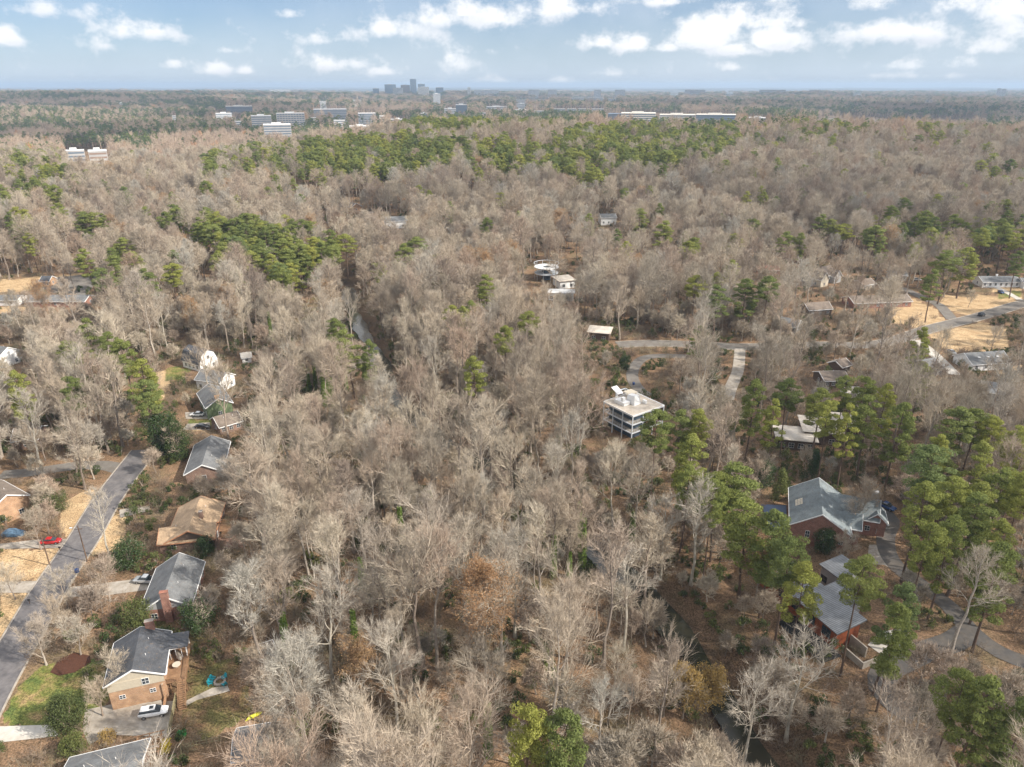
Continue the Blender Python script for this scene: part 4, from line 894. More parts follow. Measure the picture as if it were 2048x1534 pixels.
b = Buf(); b.box(-Lc / 2 + .4, Lc / 2 - .4, .3, 6.0, -2, 5.7); s.part('wall', b, 'grey_siding'); s.window(-1.5, .297, 2.0, 0, 1.6, 1.6, 'brown_siding')
slabs('roof', [[(-Lc / 2, -.3, 5.8), (Lc / 2, -.3, 5.8), (Lc / 2, 6.6, 6.3), (-Lc / 2, 6.6, 6.3)]], .2, 'seam_grey', rt)
# ---- pale-roofed modern house among pines
def flat_house(px, py, L, Wd, rot, z, wall, roof, label, land=None, extra=(), name='house', cat='house', nw=4, over=.8):
    p = world(px, py, z); rt = empty(name, (p.x, p.y, float(H(p.x, p.y))), rot); tag(rt, label, cat); s = Site(rt); keep(p.x, p.y, max(L, Wd) * .55 + 2)
    if land: landmark(px, py, land)
    for k, (x, y, l, w_, zz) in enumerate([(0, 0, L, Wd, z)] + list(extra)):
        b = Buf(); b.box(x - l / 2, x + l / 2, y - w_ / 2, y + w_ / 2, -2, zz - .25); s.part('wall', b, wall)
        slabs('roof', [[(x - l / 2 - over, y - w_ / 2 - over, zz - .1 + k * .01), (x + l / 2 + over, y - w_ / 2 - over, zz - .1 + k * .01), (x + l / 2 + over, y + w_ / 2 + over, zz + .25), (x - l / 2 - over, y + w_ / 2 + over, zz + .25)]], .22, roof, rt)
        for j in range(nw if k == 0 else 2): s.window(x - l / 2 + l * (j + .5) / (nw if k == 0 else 2), y - w_ / 2 - .004, .8, 0, 1.5, 1.5)
    return rt
flat_house(1590, 868, 11, 8, R(-12), 3.6, 'brown_siding', 'light_roof', 'pale flat-roofed modern house under the pines right of the steel-framed house', 'the pale flat-roofed house under the pines', extra=[(8.5, 6, 11, 10, 4.6), (17, 13, 8, 9, 3.8)])
flat_house(1200, 660, 9, 7.5, R(-15), 4, 'brown_siding', 'light_roof', 'small pale slab-roofed house left of the curved driveway', 'the small pale-roofed house above the curved driveway', nw=2)
# ---- house with the white rings and its white roofs
flat_house(1122, 583, 13, 5.5, R(-4), 4, 'white', 'far_white', 'low building with bright white flat roof below the white ring pavilion', 'the white flat roofs', nw=4)
flat_house(1128, 557, 9, 10, R(20), 4.2, 'white', 'light_roof', 'grey-white skewed flat roof between the ring pavilion and the bright white roof', None, nw=2)
flat_house(1265, 565, 12, 7, R(4), 3.6, 'cream', 'light_roof', 'low tan-fronted house half hidden by bare trees right of the white flat roofs', None)
p = world(1093, 534, 7); rt = empty('pavilion', (p.x, p.y, float(H(p.x, p.y)))); tag(rt, 'round pavilion of stacked white rings on slim posts above the white roofs', 'pavilion'); landmark(1093, 530, 'the white ring pavilion'); keep(p.x, p.y, 9)
def ring(z, r0, r1, th):
    b = Buf(); n = 40
    for k in range(n):
        a, c = 2 * math.pi * k / n, 2 * math.pi * (k + 1) / n
        V = [(q * math.cos(t), q * math.sin(t), zz) for zz in (z, z + th) for t in (a, c) for q in (r0, r1)]
        b.add(V, [(0, 1, 3, 2), (4, 6, 7, 5), (0, 4, 5, 1) if k < 0 else (1, 5, 7, 3), (0, 2, 6, 4)])
    return b
part('roof_ring', ring(7.0, 2.2, 7.0, .35), 'far_white', rt); part('floor_ring', ring(3.6, .4, 6.8, .3), 'white_steel', rt); part('upper_ring', ring(9.3, 7.0, 7.25, .12), 'white_steel', rt)
b = Buf()
for k in range(10): a = k * .628; b.tube([(6.6 * math.cos(a), 6.6 * math.sin(a), -2), (6.6 * math.cos(a), 6.6 * math.sin(a), 9.3)], (.09, .09), 6)
part('posts', b, 'white_steel', rt); b = Buf(); b.tube([(0, 0, -2), (0, 0, 6.9)], (2.4, 2.4), 20); part('glass_drum', b, 'glass_blue', rt)

# ---- right hand houses
simple_house((1512, 531), (1556, 531), 7, 3, 4.8, 'brick_red', 'seam_red', 'house with faded red metal roof in the wood below the tall pines', 'the red metal roof')
r, s, L = simple_house((1612, 540), (1660, 530), 9, 4.6, 8.6, 'grey_siding', 'shingle_brown', 'large grey house of steep roofs with pale gable left of the ranch', 'the steep-roofed grey house')
s2 = Site(r, -L * .2, -5, math.pi / 2); gable(s2, 7, 3.2, 3.2, 4.4, 8.0, 'cream', 'shingle_brown', wins=(1, 1, 1, 1)); s2 = Site(r, L * .42, -4.5, math.pi / 2); gable(s2, 6, 3, 3, 4.2, 7.4, 'grey_siding', 'shingle_brown', wins=(1, 1, 1, 1))
simple_house((1610, 606), (1656, 603), 8, 3.2, 5.6, 'brown_siding', 'shingle_brown', 'weathered brown-roofed house with white fascia below the steep-roofed grey house', 'the white-fascia brown house')
simple_house((1698, 592), (1812, 588), 11, 3.0, 5.2, 'brick_red', 'shingle_brown', 'long brown-roofed brick ranch left of the branch road', 'the long brown-roofed ranch', wins=(6, 4, 1, 1), chim=[(3, -1, 5.9, 'brick_red')])
simple_house((1958, 553), (2032, 552), 9, 3.0, 5.0, 'white', 'shingle_grey', 'white ranch house with grey roof and dark windows above the tan lawn', 'the white ranch at the right', wins=(7, 4, 1, 1), chim=[(0, .8, 5.8, 'white')])
simple_house((2042, 556), (2080, 556), 8, 3.0, 5.0, 'white', 'shingle_grey', 'white house corner cut by the right edge beside the white ranch', None)
r, s, L = simple_house((1930, 706), (2005, 702), 10, 3.0, 5.8, 'white', 'shingle_grey', 'pale grey-roofed house with skylights below the sloping tan lawn', 'the grey-roofed house below the tan lawn', wins=(4, 4, 1, 1))
sk = Buf(); 
for q in (-4, 0, 4): sk.box(q - .5, q + .5, -3.0, -2.2, 4.55, 4.85)
s.part('skylight', sk, 'white')
simple_house((1838, 722), (1868, 716), 9, 3.0, 5.2, 'grey_siding', 'shingle_grey', 'grey hip of a roof below the pale driveway among bare trees', 'the small grey roof by the pale driveway')
simple_house((1672, 722), (1690, 716), 6, 2.6, 4.2, 'brown_siding', 'shingle_brown', 'small brown-roofed garage beside the leaf-covered yard', None, name='garage', cat='garage', wins=(1, 1, 0, 0))
simple_house((1640, 744), (1688, 742), 9, 2.9, 4.6, 'brown_siding', 'shingle_brown', 'low brown-roofed house behind the small garage', 'the low brown house', wins=(4, 3, 1, 1))
simple_house((1965, 762), (2020, 768), 9, 3, 5.2, 'grey_siding', 'shingle_grey', 'grey-roofed house in the wood near the right edge', None)
simple_house((1690, 776), (1716, 774), 5, 2.4, 3.4, 'white', 'light_roof', 'tiny pale-roofed shed above the pines by the right wood', None, name='shed', cat='shed', wins=(1, 1, 0, 0))
# ---- houses in the middle wood
for i, (A, B, W_, hh, zz, wl, rf_, lb) in enumerate([
    ((725, 424), (745, 423), 9, 3.5, 6.5, 'cream', 'shingle_brown', 'cream house with brown roof deep in the middle wood'),
    ((768, 434), (812, 432), 10, 5, 7.5, 'white', 'shingle_grey', 'white two-storey house with grey roof deep in the middle wood'),
    ((1200, 428), (1230, 427), 11, 5, 7.0, 'white', 'shingle_grey', 'white house between bare trees above the ring pavilion'),
    ((1138, 462), (1162, 465), 9, 4, 6.0, 'grey_siding', 'light_roof', 'pale blue-grey roof just above the ring pavilion wood'),
    ((690, 402), (712, 407), 9, 4, 6.5, 'brick_tan', 'shingle_brown', 'brown-roofed brick house by the small open lawn'),
    ((1235, 508), (1262, 506), 8, 4, 6, 'cream', 'shingle_brown', 'tan house half hidden right of the ring pavilion'),
    ((1320, 548), (1345, 545), 8, 4, 6, 'white', 'shingle_dark', 'dark-roofed house with white gable under the row of round pines'),
    ((1716, 560), (1740, 556), 8, 3.2, 5.2, 'cream', 'shingle_brown', 'cream-fronted house behind the long brown ranch'),
    ((1780, 540), (1812, 541), 8, 3.2, 5.2, 'white', 'shingle_grey', 'white-fronted house behind the tall pine by the branch road'),
    ((1565, 634), (1600, 640), 9, 3.2, 5.4, 'grey_siding', 'shingle_grey', 'grey slab roof among bare trees left of the white-fascia house'),
    ((30, 858), (80, 852), 9, 3.2, 5.2, 'brick_brown', 'shingle_brown', 'dark brown-roofed house deep in the left wood'),
    ((520, 1298), (545, 1290), 5, 2.4, 3.6, 'grey_siding', 'shingle_brown', 'small grey garden shed among the trees right of the turquoise chairs'),
    ((470, 1478), (530, 1468), 6, 2.6, 3.8, 'grey_siding', 'shingle_grey', 'low grey shed roof by the fallen logs at the bottom')]):
    simple_house(A, B, W_, hh, zz, wl, rf_, lb, None, wins=(3, 2, 1, 1), name='shed' if 'shed' in lb else 'house', cat='shed' if 'shed' in lb else 'house')

# ------------------------------------------------------------------ vehicles
def loft(b, secs, mi=0, close=True):
    """secs: list of (x, half width, z low, z high, top inset)"""
    rings = []
    for x, w, z0, z1, ins in secs:
        rings.append([(x, -w * .92, z0), (x, -w, z0 + (z1 - z0) * .35), (x, -w * .99, z0 + (z1 - z0) * .75), (x, -w + ins, z1), (x, w - ins, z1), (x, w * .99, z0 + (z1 - z0) * .75), (x, w, z0 + (z1 - z0) * .35), (x, w * .92, z0)])
    V = np.array(rings).reshape(-1, 3); n = 8; F = []
    for i in range(len(secs) - 1):
        for j in range(n): F.append((i * n + j, i * n + (j + 1) % n, (i + 1) * n + (j + 1) % n, (i + 1) * n + j))
    b.add(V, F, mi)
    for k in (0, len(secs) - 1):
        for j in range(1, n - 1): b.add(V[[k * n, k * n + j, k * n + j + 1]], [(0, 1, 2) if k == 0 else (0, 2, 1)], mi)
def car(name, m, A, B, label, kind='sedan', L=4.7, land=None, cat='car'):
    """A: sight line to the rear, B: to the front"""
    a = world(*A); b_ = world(*B); rz = math.atan2(b_.y - a.y, b_.x - a.x); c = (a + b_) / 2
    rt = empty(name, (c.x, c.y, float(H(c.x, c.y)) + .13), rz); tag(rt, label, cat); k = L / 4.7; keep(c.x, c.y, 3)
    if land: landmark((A[0] + B[0]) / 2, (A[1] + B[1]) / 2, land)
    b = Buf(); suv = kind == 'suv'; up = .18 if suv else 0
    if kind == 'pickup':
        loft(b, [(-2.75, .92, .5, .98, .05), (-2.6, .96, .42, 1.05, .04), (-.5, .98, .40, 1.06, .04), (-.45, .98, .40, 1.12, .06), (1.2, .98, .38, 1.14, .10), (1.4, .97, .40, 1.10, .14), (2.45, .93, .42, 1.02, .2), (2.75, .82, .5, .9, .25)])
        gl = [(-.6, .86, 1.0, 1.2, .1), (-.45, .86, 1.05, 1.75, .14), (.75, .86, 1.05, 1.78, .14), (1.5, .84, 1.05, 1.12, .1)]; top = (-.5, .75, 1.78)
        bed = Buf(); bed.box(-2.55, -.62, -.78, .78, 1.07, 1.075); part('truck_bed', bed, 'dark', rt); wx = (-1.7, 1.75)
    else:
        loft(b, [(-2.3 * k, .78, .5 + up, .88 + up, .1), (-2.15 * k, .87, .35 + up, .98 + up, .08), (-1.0 * k, .92, .25 + up, 1.0 + up, .07), (.8 * k, .92, .25 + up, .98 + up, .08), (1.6 * k, .89, .28 + up, .88 + up, .16), (2.2 * k, .82, .34 + up, .72 + up, .2), (2.35 * k, .68, .42 + up, .62 + up, .2)])
        if suv: gl = [(-2.2 * k, .74, 1.0, 1.2, .08), (-1.95 * k, .76, 1.05, 1.68, .12), (.0, .79, 1.1, 1.76, .13), (.55 * k, .78, 1.1, 1.68, .14), (1.25 * k, .72, 1.1, 1.16, .08)]; top = (-1.9 * k, .45 * k, 1.76)
        else: gl = [(-1.95 * k, .70, .9, 1.0, .08), (-1.2 * k, .74, .95, 1.36, .16), (-.1, .76, .95, 1.43, .17), (.4 * k, .75, .95, 1.38, .17), (1.2 * k, .70, .9, .97, .08)]; top = (-1.05 * k, .32 * k, 1.44)
        wx = (-1.42 * k, 1.42 * k)
    part('body', b, m, rt); g = Buf(); loft(g, gl); part('cabin_glass', g, 'glass', rt)
    t = Buf(); loft(t, [(top[0], .60, top[2] - .09, top[2] - .02, .04), (top[0] + .2, .66, top[2] - .08, top[2] + .02, .06), (top[1] - .2, .66, top[2] - .08, top[2] + .02, .06), (top[1], .60, top[2] - .12, top[2] - .03, .04)]); part('roof_panel', t, m, rt)
    if suv: t = Buf(); t.box(-.5, .2, -.35, .35, 1.785, 1.80); part('sunroof', t, 'glass', rt)
    for x in wx:
        for y in (-.86, .86):
            w = Buf(); w.tube([(x, y - .11, .34), (x, y + .11, .34)], (.34, .34), 14)
            for sgn in (-1, 1): an = np.arange(14) * 2 * math.pi / 14; w.add(np.stack([x + .34 * np.cos(an), np.full(14, y + sgn * .11), .34 + .34 * np.sin(an)], -1), [tuple(range(14))])
            wo = part('wheel', w, 'tyre', rt); q = Buf(); yy = y + (.125 if y > 0 else -.125); an = np.arange(12) * 2 * math.pi / 12; q.add(np.stack([x + .21 * np.cos(an), np.full(12, yy), .34 + .21 * np.sin(an)], -1), [tuple(range(12))]); link('rim', q.mesh('rim', ['rim']), wo)
    e = 2.72 if kind == 'pickup' else 2.26 * k
    for y in (-.6, .6):
        h_ = Buf(); h_.box(e - .08, e + .05, y - .16, y + .16, .58 + up, .70 + up); part('headlight', h_, 'lamp_clear', rt)
        h_ = Buf(); h_.box(-e - .03, -e + .08, y - .16, y + .16, .72 + up, .86 + up); part('tail_light', h_, 'lamp_red', rt)
    return rt
car('parked_car', 'car_white', (285, 1434), (332, 1426), 'white SUV with sunroof parked on the driveway beside the dark-roofed house', 'suv', 4.9, 'the white SUV')
car('parked_car', 'car_red', (84, 1088), (123, 1085), 'bright red sedan parked on the driveway left of the street', 'sedan', 4.7, 'the red sedan')
car('pickup_truck', 'car_silver', (310, 1166), (277, 1164), 'silver pickup truck parked beside the long grey-roofed house', 'pickup', 5.4, 'the silver pickup', 'pickup truck')
car('parked_car', 'car_white', (408, 832), (382, 832), 'white sedan parked beside the green-sided house', 'sedan', 4.7, 'the white sedan')
car('parked_car', 'car_black', (392, 856), (418, 857), 'black sedan parked beside the brown-roofed house', 'sedan', 4.8, 'the black sedan')
car('pickup_truck', 'car_blue', (1756, 1010), (1783, 1022), 'dark blue pickup truck parked on the loop driveway of the big brick house', 'pickup', 5.3, 'the blue pickup', 'pickup truck')
car('parked_car', 'car_silver', (1826, 562), (1842, 562), 'silver car parked at the end of the branch road', 'suv', 4.7)
car('parked_car', 'car_blue', (1995, 583), (2008, 590), 'small blue car parked on the pale driveway of the white ranch', 'sedan', 4.5)
car('parked_car', 'car_black', (1955, 634), (1970, 630), 'black car parked on the road beside the tan lawn', 'suv', 4.7)
car('parked_car', 'car_silver', (1894, 702), (1912, 712), 'silver car on the pale driveway below the tan lawn', 'sedan', 4.6)
# tarpaulined car
p = world(27, 1070); tb = Buf(); loft(tb, [(-2.6, .7, .05, .5, .3), (-2.2, 1.0, .02, 1.0, .3), (-1.1, 1.1, .02, 1.5, .35), (.4, 1.1, .02, 1.52, .35), (1.3, 1.1, .02, 1.1, .35), (2.3, 1.0, .02, .85, .35), (2.7, .7, .05, .4, .3)])
o = link('covered_car', tb.mesh('covered_car', ['tarp_blue'])); o.location = (p.x, p.y, float(H(p.x, p.y)) + .05); o.rotation_euler.z = .05; tag(o, 'car under a faded blue cover at the left edge below the orange brick house', 'covered car'); landmark(27, 1070, 'the blue covered car')

# ------------------------------------------------------------------ small things
def wheelie_bin(m, px, py, label, group=None, rz=0):
    p = world(px, py); rt = empty('rubbish_bin', (p.x, p.y, float(H(p.x, p.y))), rz); tag(rt, label, 'bin', group)
    b = Buf(); V = [(-.25, -.28, .05), (.25, -.28, .05), (.25, .28, .05), (-.25, .28, .05), (-.31, -.38, 1.0), (.31, -.38, 1.0), (.31, .38, 1.0), (-.31, .38, 1.0)]
    b.add(V, [(0, 3, 2, 1), (4, 5, 6, 7), (0, 1, 5, 4), (1, 2, 6, 5), (2, 3, 7, 6), (3, 0, 4, 7)]); part('body', b, m, rt)
    b = Buf(); b.add([(-.34, -.42, 1.0), (.34, -.42, 1.0), (.34, .42, 1.03), (-.34, .42, 1.03), (-.34, -.42, 1.06), (.34, -.42, 1.06), (.3, .3, 1.16), (-.3, .3, 1.16)], [(4, 5, 6, 7), (0, 1, 5, 4), (1, 2, 6, 5), (2, 3, 7, 6), (3, 0, 4, 7)]); part('lid', b, m, rt)
    for x in (-.27, .27): b = Buf(); b.tube([(x - .03, .36, .12), (x + .03, .36, .12)], (.12, .12), 10); part('wheel', b, 'tyre', rt)
    return rt
wheelie_bin('bin_green', 361, 1473, 'bright green wheeled bin by the driveway fence, left of the pair'); wheelie_bin('bin_green', 369, 1471, 'bright green wheeled bin by the driveway fence, right of the pair')
wheelie_bin('bin_blue', 155, 1146, 'dark blue wheeled bin at the right kerb of the street'); wheelie_bin('bin_green', 421, 826, 'green wheeled bin at the wall of the green-sided house'); wheelie_bin('bin_blue', 440, 822, 'blue wheeled bin behind the green-sided house')
wheelie_bin('bin_blue', 1267, 770, 'dark bin beside the curved driveway above the steel-framed house', rz=.4)

def garden_chair(px, py, face, label):
    p = world(px, py); rt = empty('garden_chair', (p.x, p.y, float(H(p.x, p.y))), face); tag(rt, label, 'chair', 'turquoise chairs round the fire pit')
    b = Buf()
    for k in range(5): b.box(-.3 + k * .12, -.2 + k * .12, -.27, .27, .36 - k * -.0 - (4 - k) * .015, .385 - (4 - k) * .015)
    part('seat', b, 'turquoise', rt)
    b = Buf()
    for k in range(5):
        y = -.26 + k * .13; hh = .98 + .06 * (2 - abs(k - 2)); b.add([(-.30, y - .055, .3), (-.30, y + .055, .3), (-.62, y + .06, hh), (-.62, y - .06, hh), (-.27, y - .055, .3), (-.27, y + .055, .3), (-.59, y + .06, hh), (-.59, y - .06, hh)], [(0, 1, 2, 3), (7, 6, 5, 4), (0, 4, 5, 1), (2, 6, 7, 3), (1, 5, 6, 2), (0, 3, 7, 4)])
    part('backrest', b, 'turquoise', rt)
    for y in (-.34, .34):
        b = Buf(); b.box(-.5, .32, y - .07, y + .07, .55, .58); part('armrest', b, 'turquoise', rt)
        b = Buf(); b.box(.24, .31, y - .02, y + .02, 0, .55); part('leg', b, 'turquoise', rt); b = Buf(); b.box(-.5, -.43, y - .02, y + .02, 0, .55); part('leg', b, 'turquoise', rt)
c0 = world(440, 1364)
for k, (px, py, lb) in enumerate([(427, 1360, 'turquoise garden chair left of the fire pit, upper of three'), (424, 1365, 'turquoise garden chair left of the fire pit, middle of three'), (422, 1369, 'turquoise garden chair left of the fire pit, lower of three'),
                                  (448, 1358, 'turquoise garden chair behind and right of the fire pit'), (449, 1371, 'turquoise garden chair in front and right of the fire pit')]):
    p = world(px, py); garden_chair(px, py, math.atan2(c0.y - p.y, c0.x - p.x), lb)
b = Buf()
for k in range(14):
    a = k * .4488; b.box(.9 * math.cos(a) - .2, .9 * math.cos(a) + .2, .9 * math.sin(a) - .2, .9 * math.sin(a) + .2, 0, .32 + .03 * (k % 3))
b.tube([(0, 0, 0), (0, 0, .12)], (.8, .8), 12); o = link('fire_pit', b.mesh('fire_pit', ['stone'])); o.location = (c0.x, c0.y, float(H(c0.x, c0.y))); tag(o, 'round stone fire pit ringed by turquoise chairs', 'fire pit'); keep(c0.x, c0.y, 6); landmark(437, 1364, 'the turquoise chairs')
bpos = world(508, 1434); b = Buf(); b.tube([(-1.5, -.3, .1), (-.8, -.1, .3), (.8, .1, .3), (1.5, .3, .1)], (.08, .33, .33, .08), 8); o = link('kayak', b.mesh('kayak', ['bright_yellow'])); o.location = (bpos.x, bpos.y, bpos.z); o.rotation_euler.z = .5; tag(o, 'bright yellow kayak lying among bare trees near the bottom', 'kayak')

def fence(P, hgt, label, m='wood_fence', rails=False):
    pts = [world(*p) for p in P]; rt = empty('fence', (pts[0].x, pts[0].y, pts[0].z)); tag(rt, label, 'fence'); o0 = pts[0]
    bd = Buf(); ps = []
    for a, c in zip(pts[:-1], pts[1:]):
        L = math.hypot(c.x - a.x, c.y - a.y); n = max(1, round(L / 2.4)); rz = math.atan2(c.y - a.y, c.x - a.x); ux, uy = math.cos(rz), math.sin(rz)
        for k in range(n + 1): t = k / n; ps.append((a.x + (c.x - a.x) * t, a.y + (c.y - a.y) * t))
        m_ = int(L / .16)
        for k in range(m_):
            t = (k + .5) / m_; x = a.x + (c.x - a.x) * t; y = a.y + (c.y - a.y) * t; z = float(H(x, y)); q = .07 * ux, .07 * uy; d = (-uy * .02, ux * .02)
            if rails and k % 15: continue
            V = [(x + sx * q[0] + sy * d[0] - o0.x, y + sx * q[1] + sy * d[1] - o0.y, zz - o0.z) for zz in (z, z + hgt + RNG.uniform(-.02, .02)) for sx, sy in ((-1, -1), (1, -1), (1, 1), (-1, 1))]
            bd.add(V, [(4, 5, 6, 7), (0, 1, 5, 4), (1, 2, 6, 5), (2, 3, 7, 6), (3, 0, 4, 7)])
        for zz in (.3, hgt - .25):
            bd.tube([(a.x - o0.x, a.y - o0.y, float(H(a.x, a.y)) + zz - o0.z), (c.x - o0.x, c.y - o0.y, float(H(c.x, c.y)) + zz - o0.z)], (.05, .05), 4)
    part('board_panel', bd, m, rt)
    for x, y in ps: b = Buf(); z = float(H(x, y)); b.box(-.06, .06, -.06, .06, -.3, hgt + .08); part('post', b, m, rt, (x - o0.x, y - o0.y, z - o0.z))
fence([(353, 1400), (346, 1435), (338, 1478)], 1.6, 'weathered board fence along the right side of the SUV driveway')
fence([(362, 1498), (440, 1482)], 1.2, 'low grey rail fence crossing below the green bins', rails=True)
fence([(363, 1500), (366, 1534)], 1.2, 'short rail fence running to the bottom edge right of the yellow bush', rails=True)

def utility_pole(px, py, hgt, label, lean=.0):
    p = world(px, py); rt = empty('utility_pole', p); tag(rt, label, 'utility pole', 'utility poles along the street')
    b = Buf(); b.tube([(0, 0, -.5), (lean, 0, hgt)], (.17, .11), 8); part('pole', b, 'pole_wood', rt)
    b = Buf(); b.box(-.9, .9, -.06, .06, hgt - .9, hgt - .75); part('crossarm', b, 'pole_wood', rt)
    return rt
utility_pole(100, 1131, 8.5, 'brown wooden utility pole on the tan lawn in front of the red sedan')
rt = utility_pole(175, 1123, 10, 'wooden utility pole with street lamp at the right edge of the street'); landmark(170, 1110, 'the street-lamp pole')
b = Buf(); b.tube([(0, 0, 9.2), (-.9, -.2, 9.6), (-1.6, -.3, 9.5)], (.04, .04, .04), 6); part('lamp_arm', b, 'rim', rt); b = Buf(); loft(b, [(-2.0, .12, 9.35, 9.5, .03), (-1.5, .18, 9.32, 9.55, .05)]); part('lamp_head', b, 'white', rt)
def mailbox(px, py, label):
    p = world(px, py); rt = empty('mailbox', p); tag(rt, label, 'mailbox'); b = Buf(); b.box(-.06, .06, -.06, .06, -.2, 1.0); part('post', b, 'pole_wood', rt)
    b = Buf(); loft(b, [(-.25, .12, 1.0, 1.25, .05), (.25, .12, 1.0, 1.25, .05)]); part('box', b, 'dark', rt)
mailbox(60, 1208, 'black mailbox on a post at the left kerb near the bottom'); mailbox(239, 1027, 'dark mailbox by the right kerb below the tan-roofed house'); mailbox(121, 1102, 'small dark mailbox at the left kerb in front of the red sedan'); mailbox(1852, 668, 'black mailbox beside the right-hand road')

def water_tower(px, py, label):
    p = world(px, py, 0); d = math.hypot(p.x, p.y); rt = empty('water_tower', p); tag(rt, label, 'water tower'); k = d / 1600
    b = Buf(); b.tube([(0, 0, -5), (0, 0, 24)], (2.6, 2.2), 12); part('stem', b, 'far_white', rt); b = Buf(); b.tube([(0, 0, 22), (0, 0, 25), (0, 0, 30), (0, 0, 33), (0, 0, 34)], (2.2, 6, 7, 5, .5), 16); part('tank', b, 'far_white', rt)
def mast(px, py, hh, label, w=.35, heads=True, m='far_white', name='cell_tower', cat='cell tower', group=None):
    p = world(px, py, 0); rt = empty(name, p); tag(rt, label, cat, group); b = Buf(); b.tube([(0, 0, -2), (0, 0, hh)], (w, w * .7), 8); part('mast', b, m, rt)
    if heads:
        for z in (hh - 1.5, hh - 6):
            b = Buf()
            for a in range(9): q = a * .698; b.box(1.6 * math.cos(q) - .22, 1.6 * math.cos(q) + .22, 1.6 * math.sin(q) - .22, 1.6 * math.sin(q) + .22, z - 1.1, z + 1.1)
            b.tube([(0, 0, z - .1), (0, 0, z + .1)], (1.6, 1.6), 12); part('antenna', b, m, rt)
    return rt

# ------------------------------------------------------------------ far buildings
FAROPEN = []
def block(x0, x1, top, base, depth_m, wall, label, glass='far_glass', roofbox=True, cat='office building', group=None, name='office_building', fins=0, cap='far_white', dist=None, wing=None, floor=4.2, seen=0):
    """x0, x1, top, base: what the photo shows of it above the trees; its distance follows from where the canopy meets it"""
    xm = (x0 + x1) / 2; d = px_dir(xm, base); dist = dist or min(6500., 79 * d[1] / max(-d[2], 1e-4)); x = d[0] / d[1] * dist; z0 = float(H(x, dist)); t = px_dir(xm, top); hm = HC + t[2] / t[1] * dist - z0
    _, _, dep = project(x, dist, z0); w = (x1 - x0) / FPX * float(dep)
    rt = empty(name, (x, dist, z0), -math.atan2(x, dist)); tag(rt, label, cat, group)
    b = Buf(); b.box(-w / 2, w / 2, 0, depth_m, -4, hm); part('wall', b, wall, rt)
    b = Buf(); n = max(1, int(hm / floor))
    for k in range(n): z = hm - .9 - (k + 1) * floor + floor * .45; b.box(-w / 2 + .6, w / 2 - .6, -.15, 0, z, z + floor * .45); b.box(w / 2, w / 2 + .15, .8, depth_m - .8, z, z + floor * .45); b.box(-w / 2 - .15, -w / 2, .8, depth_m - .8, z, z + floor * .45)
    part('window_band', b, glass, rt)
    if fins:
        b = Buf()
        for k in range(fins + 1): xx = -w / 2 + w * k / fins; b.box(xx - .6, xx + .6, -.5, -.151, 0, hm)
        part('fin', b, wall, rt)
    b = Buf(); b.box(-w / 2 - .3, w / 2 + .3, -.3, depth_m + .3, hm, hm + .8)
    if roofbox: b.box(-w * .2, w * .15, depth_m * .3, depth_m * .6, hm + .8, hm + 3.5)
    part('roof', b, cap, rt)
    if wing: b = Buf(); ww = wing / FPX * float(dep); b.box(-w / 2 - ww, -w / 2, 2, depth_m - 5, -4, hm - 1); part('glass_wing', b, 'far_glass', rt)
    FOOT.append((x, dist + depth_m / 2, max(w * .5, depth_m * .6))); FAROPEN.append(([(x0 - (wing or 0) - 1, top - 1), (x1 + 1, top - 1), (x1 + 1, base), (x0 - (wing or 0) - 1, base)], seen)); return rt
G1 = 'townhouse rows in the far woods'
FW, FC, FG, FB, GB = 'far_white', 'far_cream', 'far_grey', 'far_brown', 'far_glass_blue'
block(1242, 1310, 227, 243, 60, FC, 'long pale office building with strip windows and a dark glass wing beyond the pine ridge', cap=FC, wing=26)
block(1319, 1389, 230, 242, 50, FC, 'pale low office building right of the one with the dark glass wing', cap=FC)
block(1392, 1469, 230, 245, 55, GB, 'blue glass office building with cream top right of the pale office pair', cap=FC)
block(1498, 1534, 236, 243, 40, FW, 'low bright white building behind yellow-green pines')
block(821, 833, 158, 182, 45, GB, 'tallest glass tower of the distant cluster on the skyline', glass='far_glass', fins=3)
block(770, 792, 169, 183, 50, 'far_glass', 'dark glass block at the left of the distant tower cluster', glass=GB)
block(802, 820, 170, 181, 50, FB, 'brown mid-rise block left of the tallest tower')
block(836, 850, 168, 181, 50, GB, 'blue glass block right of the tallest tower')
block(836, 858, 174, 184, 50, FC, 'pale low block in front of the right side of the tower cluster', dist=6200)
block(786, 806, 176, 184, 40, FC, 'low pale building at the foot of the tower cluster', dist=6200)
block(746, 758, 177, 183, 40, GB, 'small glass block left of the tower cluster')
block(872, 887, 175, 187, 50, 'far_glass', 'dark block standing apart right of the tower cluster')
block(867, 881, 188, 207, 40, FW, 'slim white slab tower in the woods below the tower cluster')
block(935, 941, 175, 182, 40, FC, 'small pale block alone on the skyline right of the towers')
block(948, 998, 180, 184, 40, FW, 'long low pale building on the skyline right of the towers')
block(889, 912, 218, 228, 40, FW, 'white office beside the dark glass office below the towers')
block(912, 934, 210, 227, 40, 'far_glass', 'dark glass office next to a white one below the towers')
block(973, 1013, 214, 223, 40, FW, 'white slab building left of the white hotel tower')
block(1036, 1049, 208, 222, 30, FW, 'white hotel tower with square top in the middle distance')
block(1030, 1052, 220, 226, 30, FW, 'low white base beside the white hotel tower')
block(454, 504, 213, 222, 50, FG, 'grey stepped office with pale top on the left woods', cap=FC)
block(433, 463, 227, 233, 30, FW, 'small bright white roof among pines left of the office park')
block(505, 543, 232, 248, 30, 'far_muted', 'white block at the left of the office park', seen=1)
block(556, 609, 227, 245, 30, 'far_muted', 'white apartment block with many small windows in the office park', fins=10, seen=1)
block(530, 582, 250, 266, 40, 'far_muted', 'low white roofed building in front of the office park', seen=1)
block(629, 693, 219, 230, 60, FG, 'long grey stadium-like building behind the office park', roofbox=False)
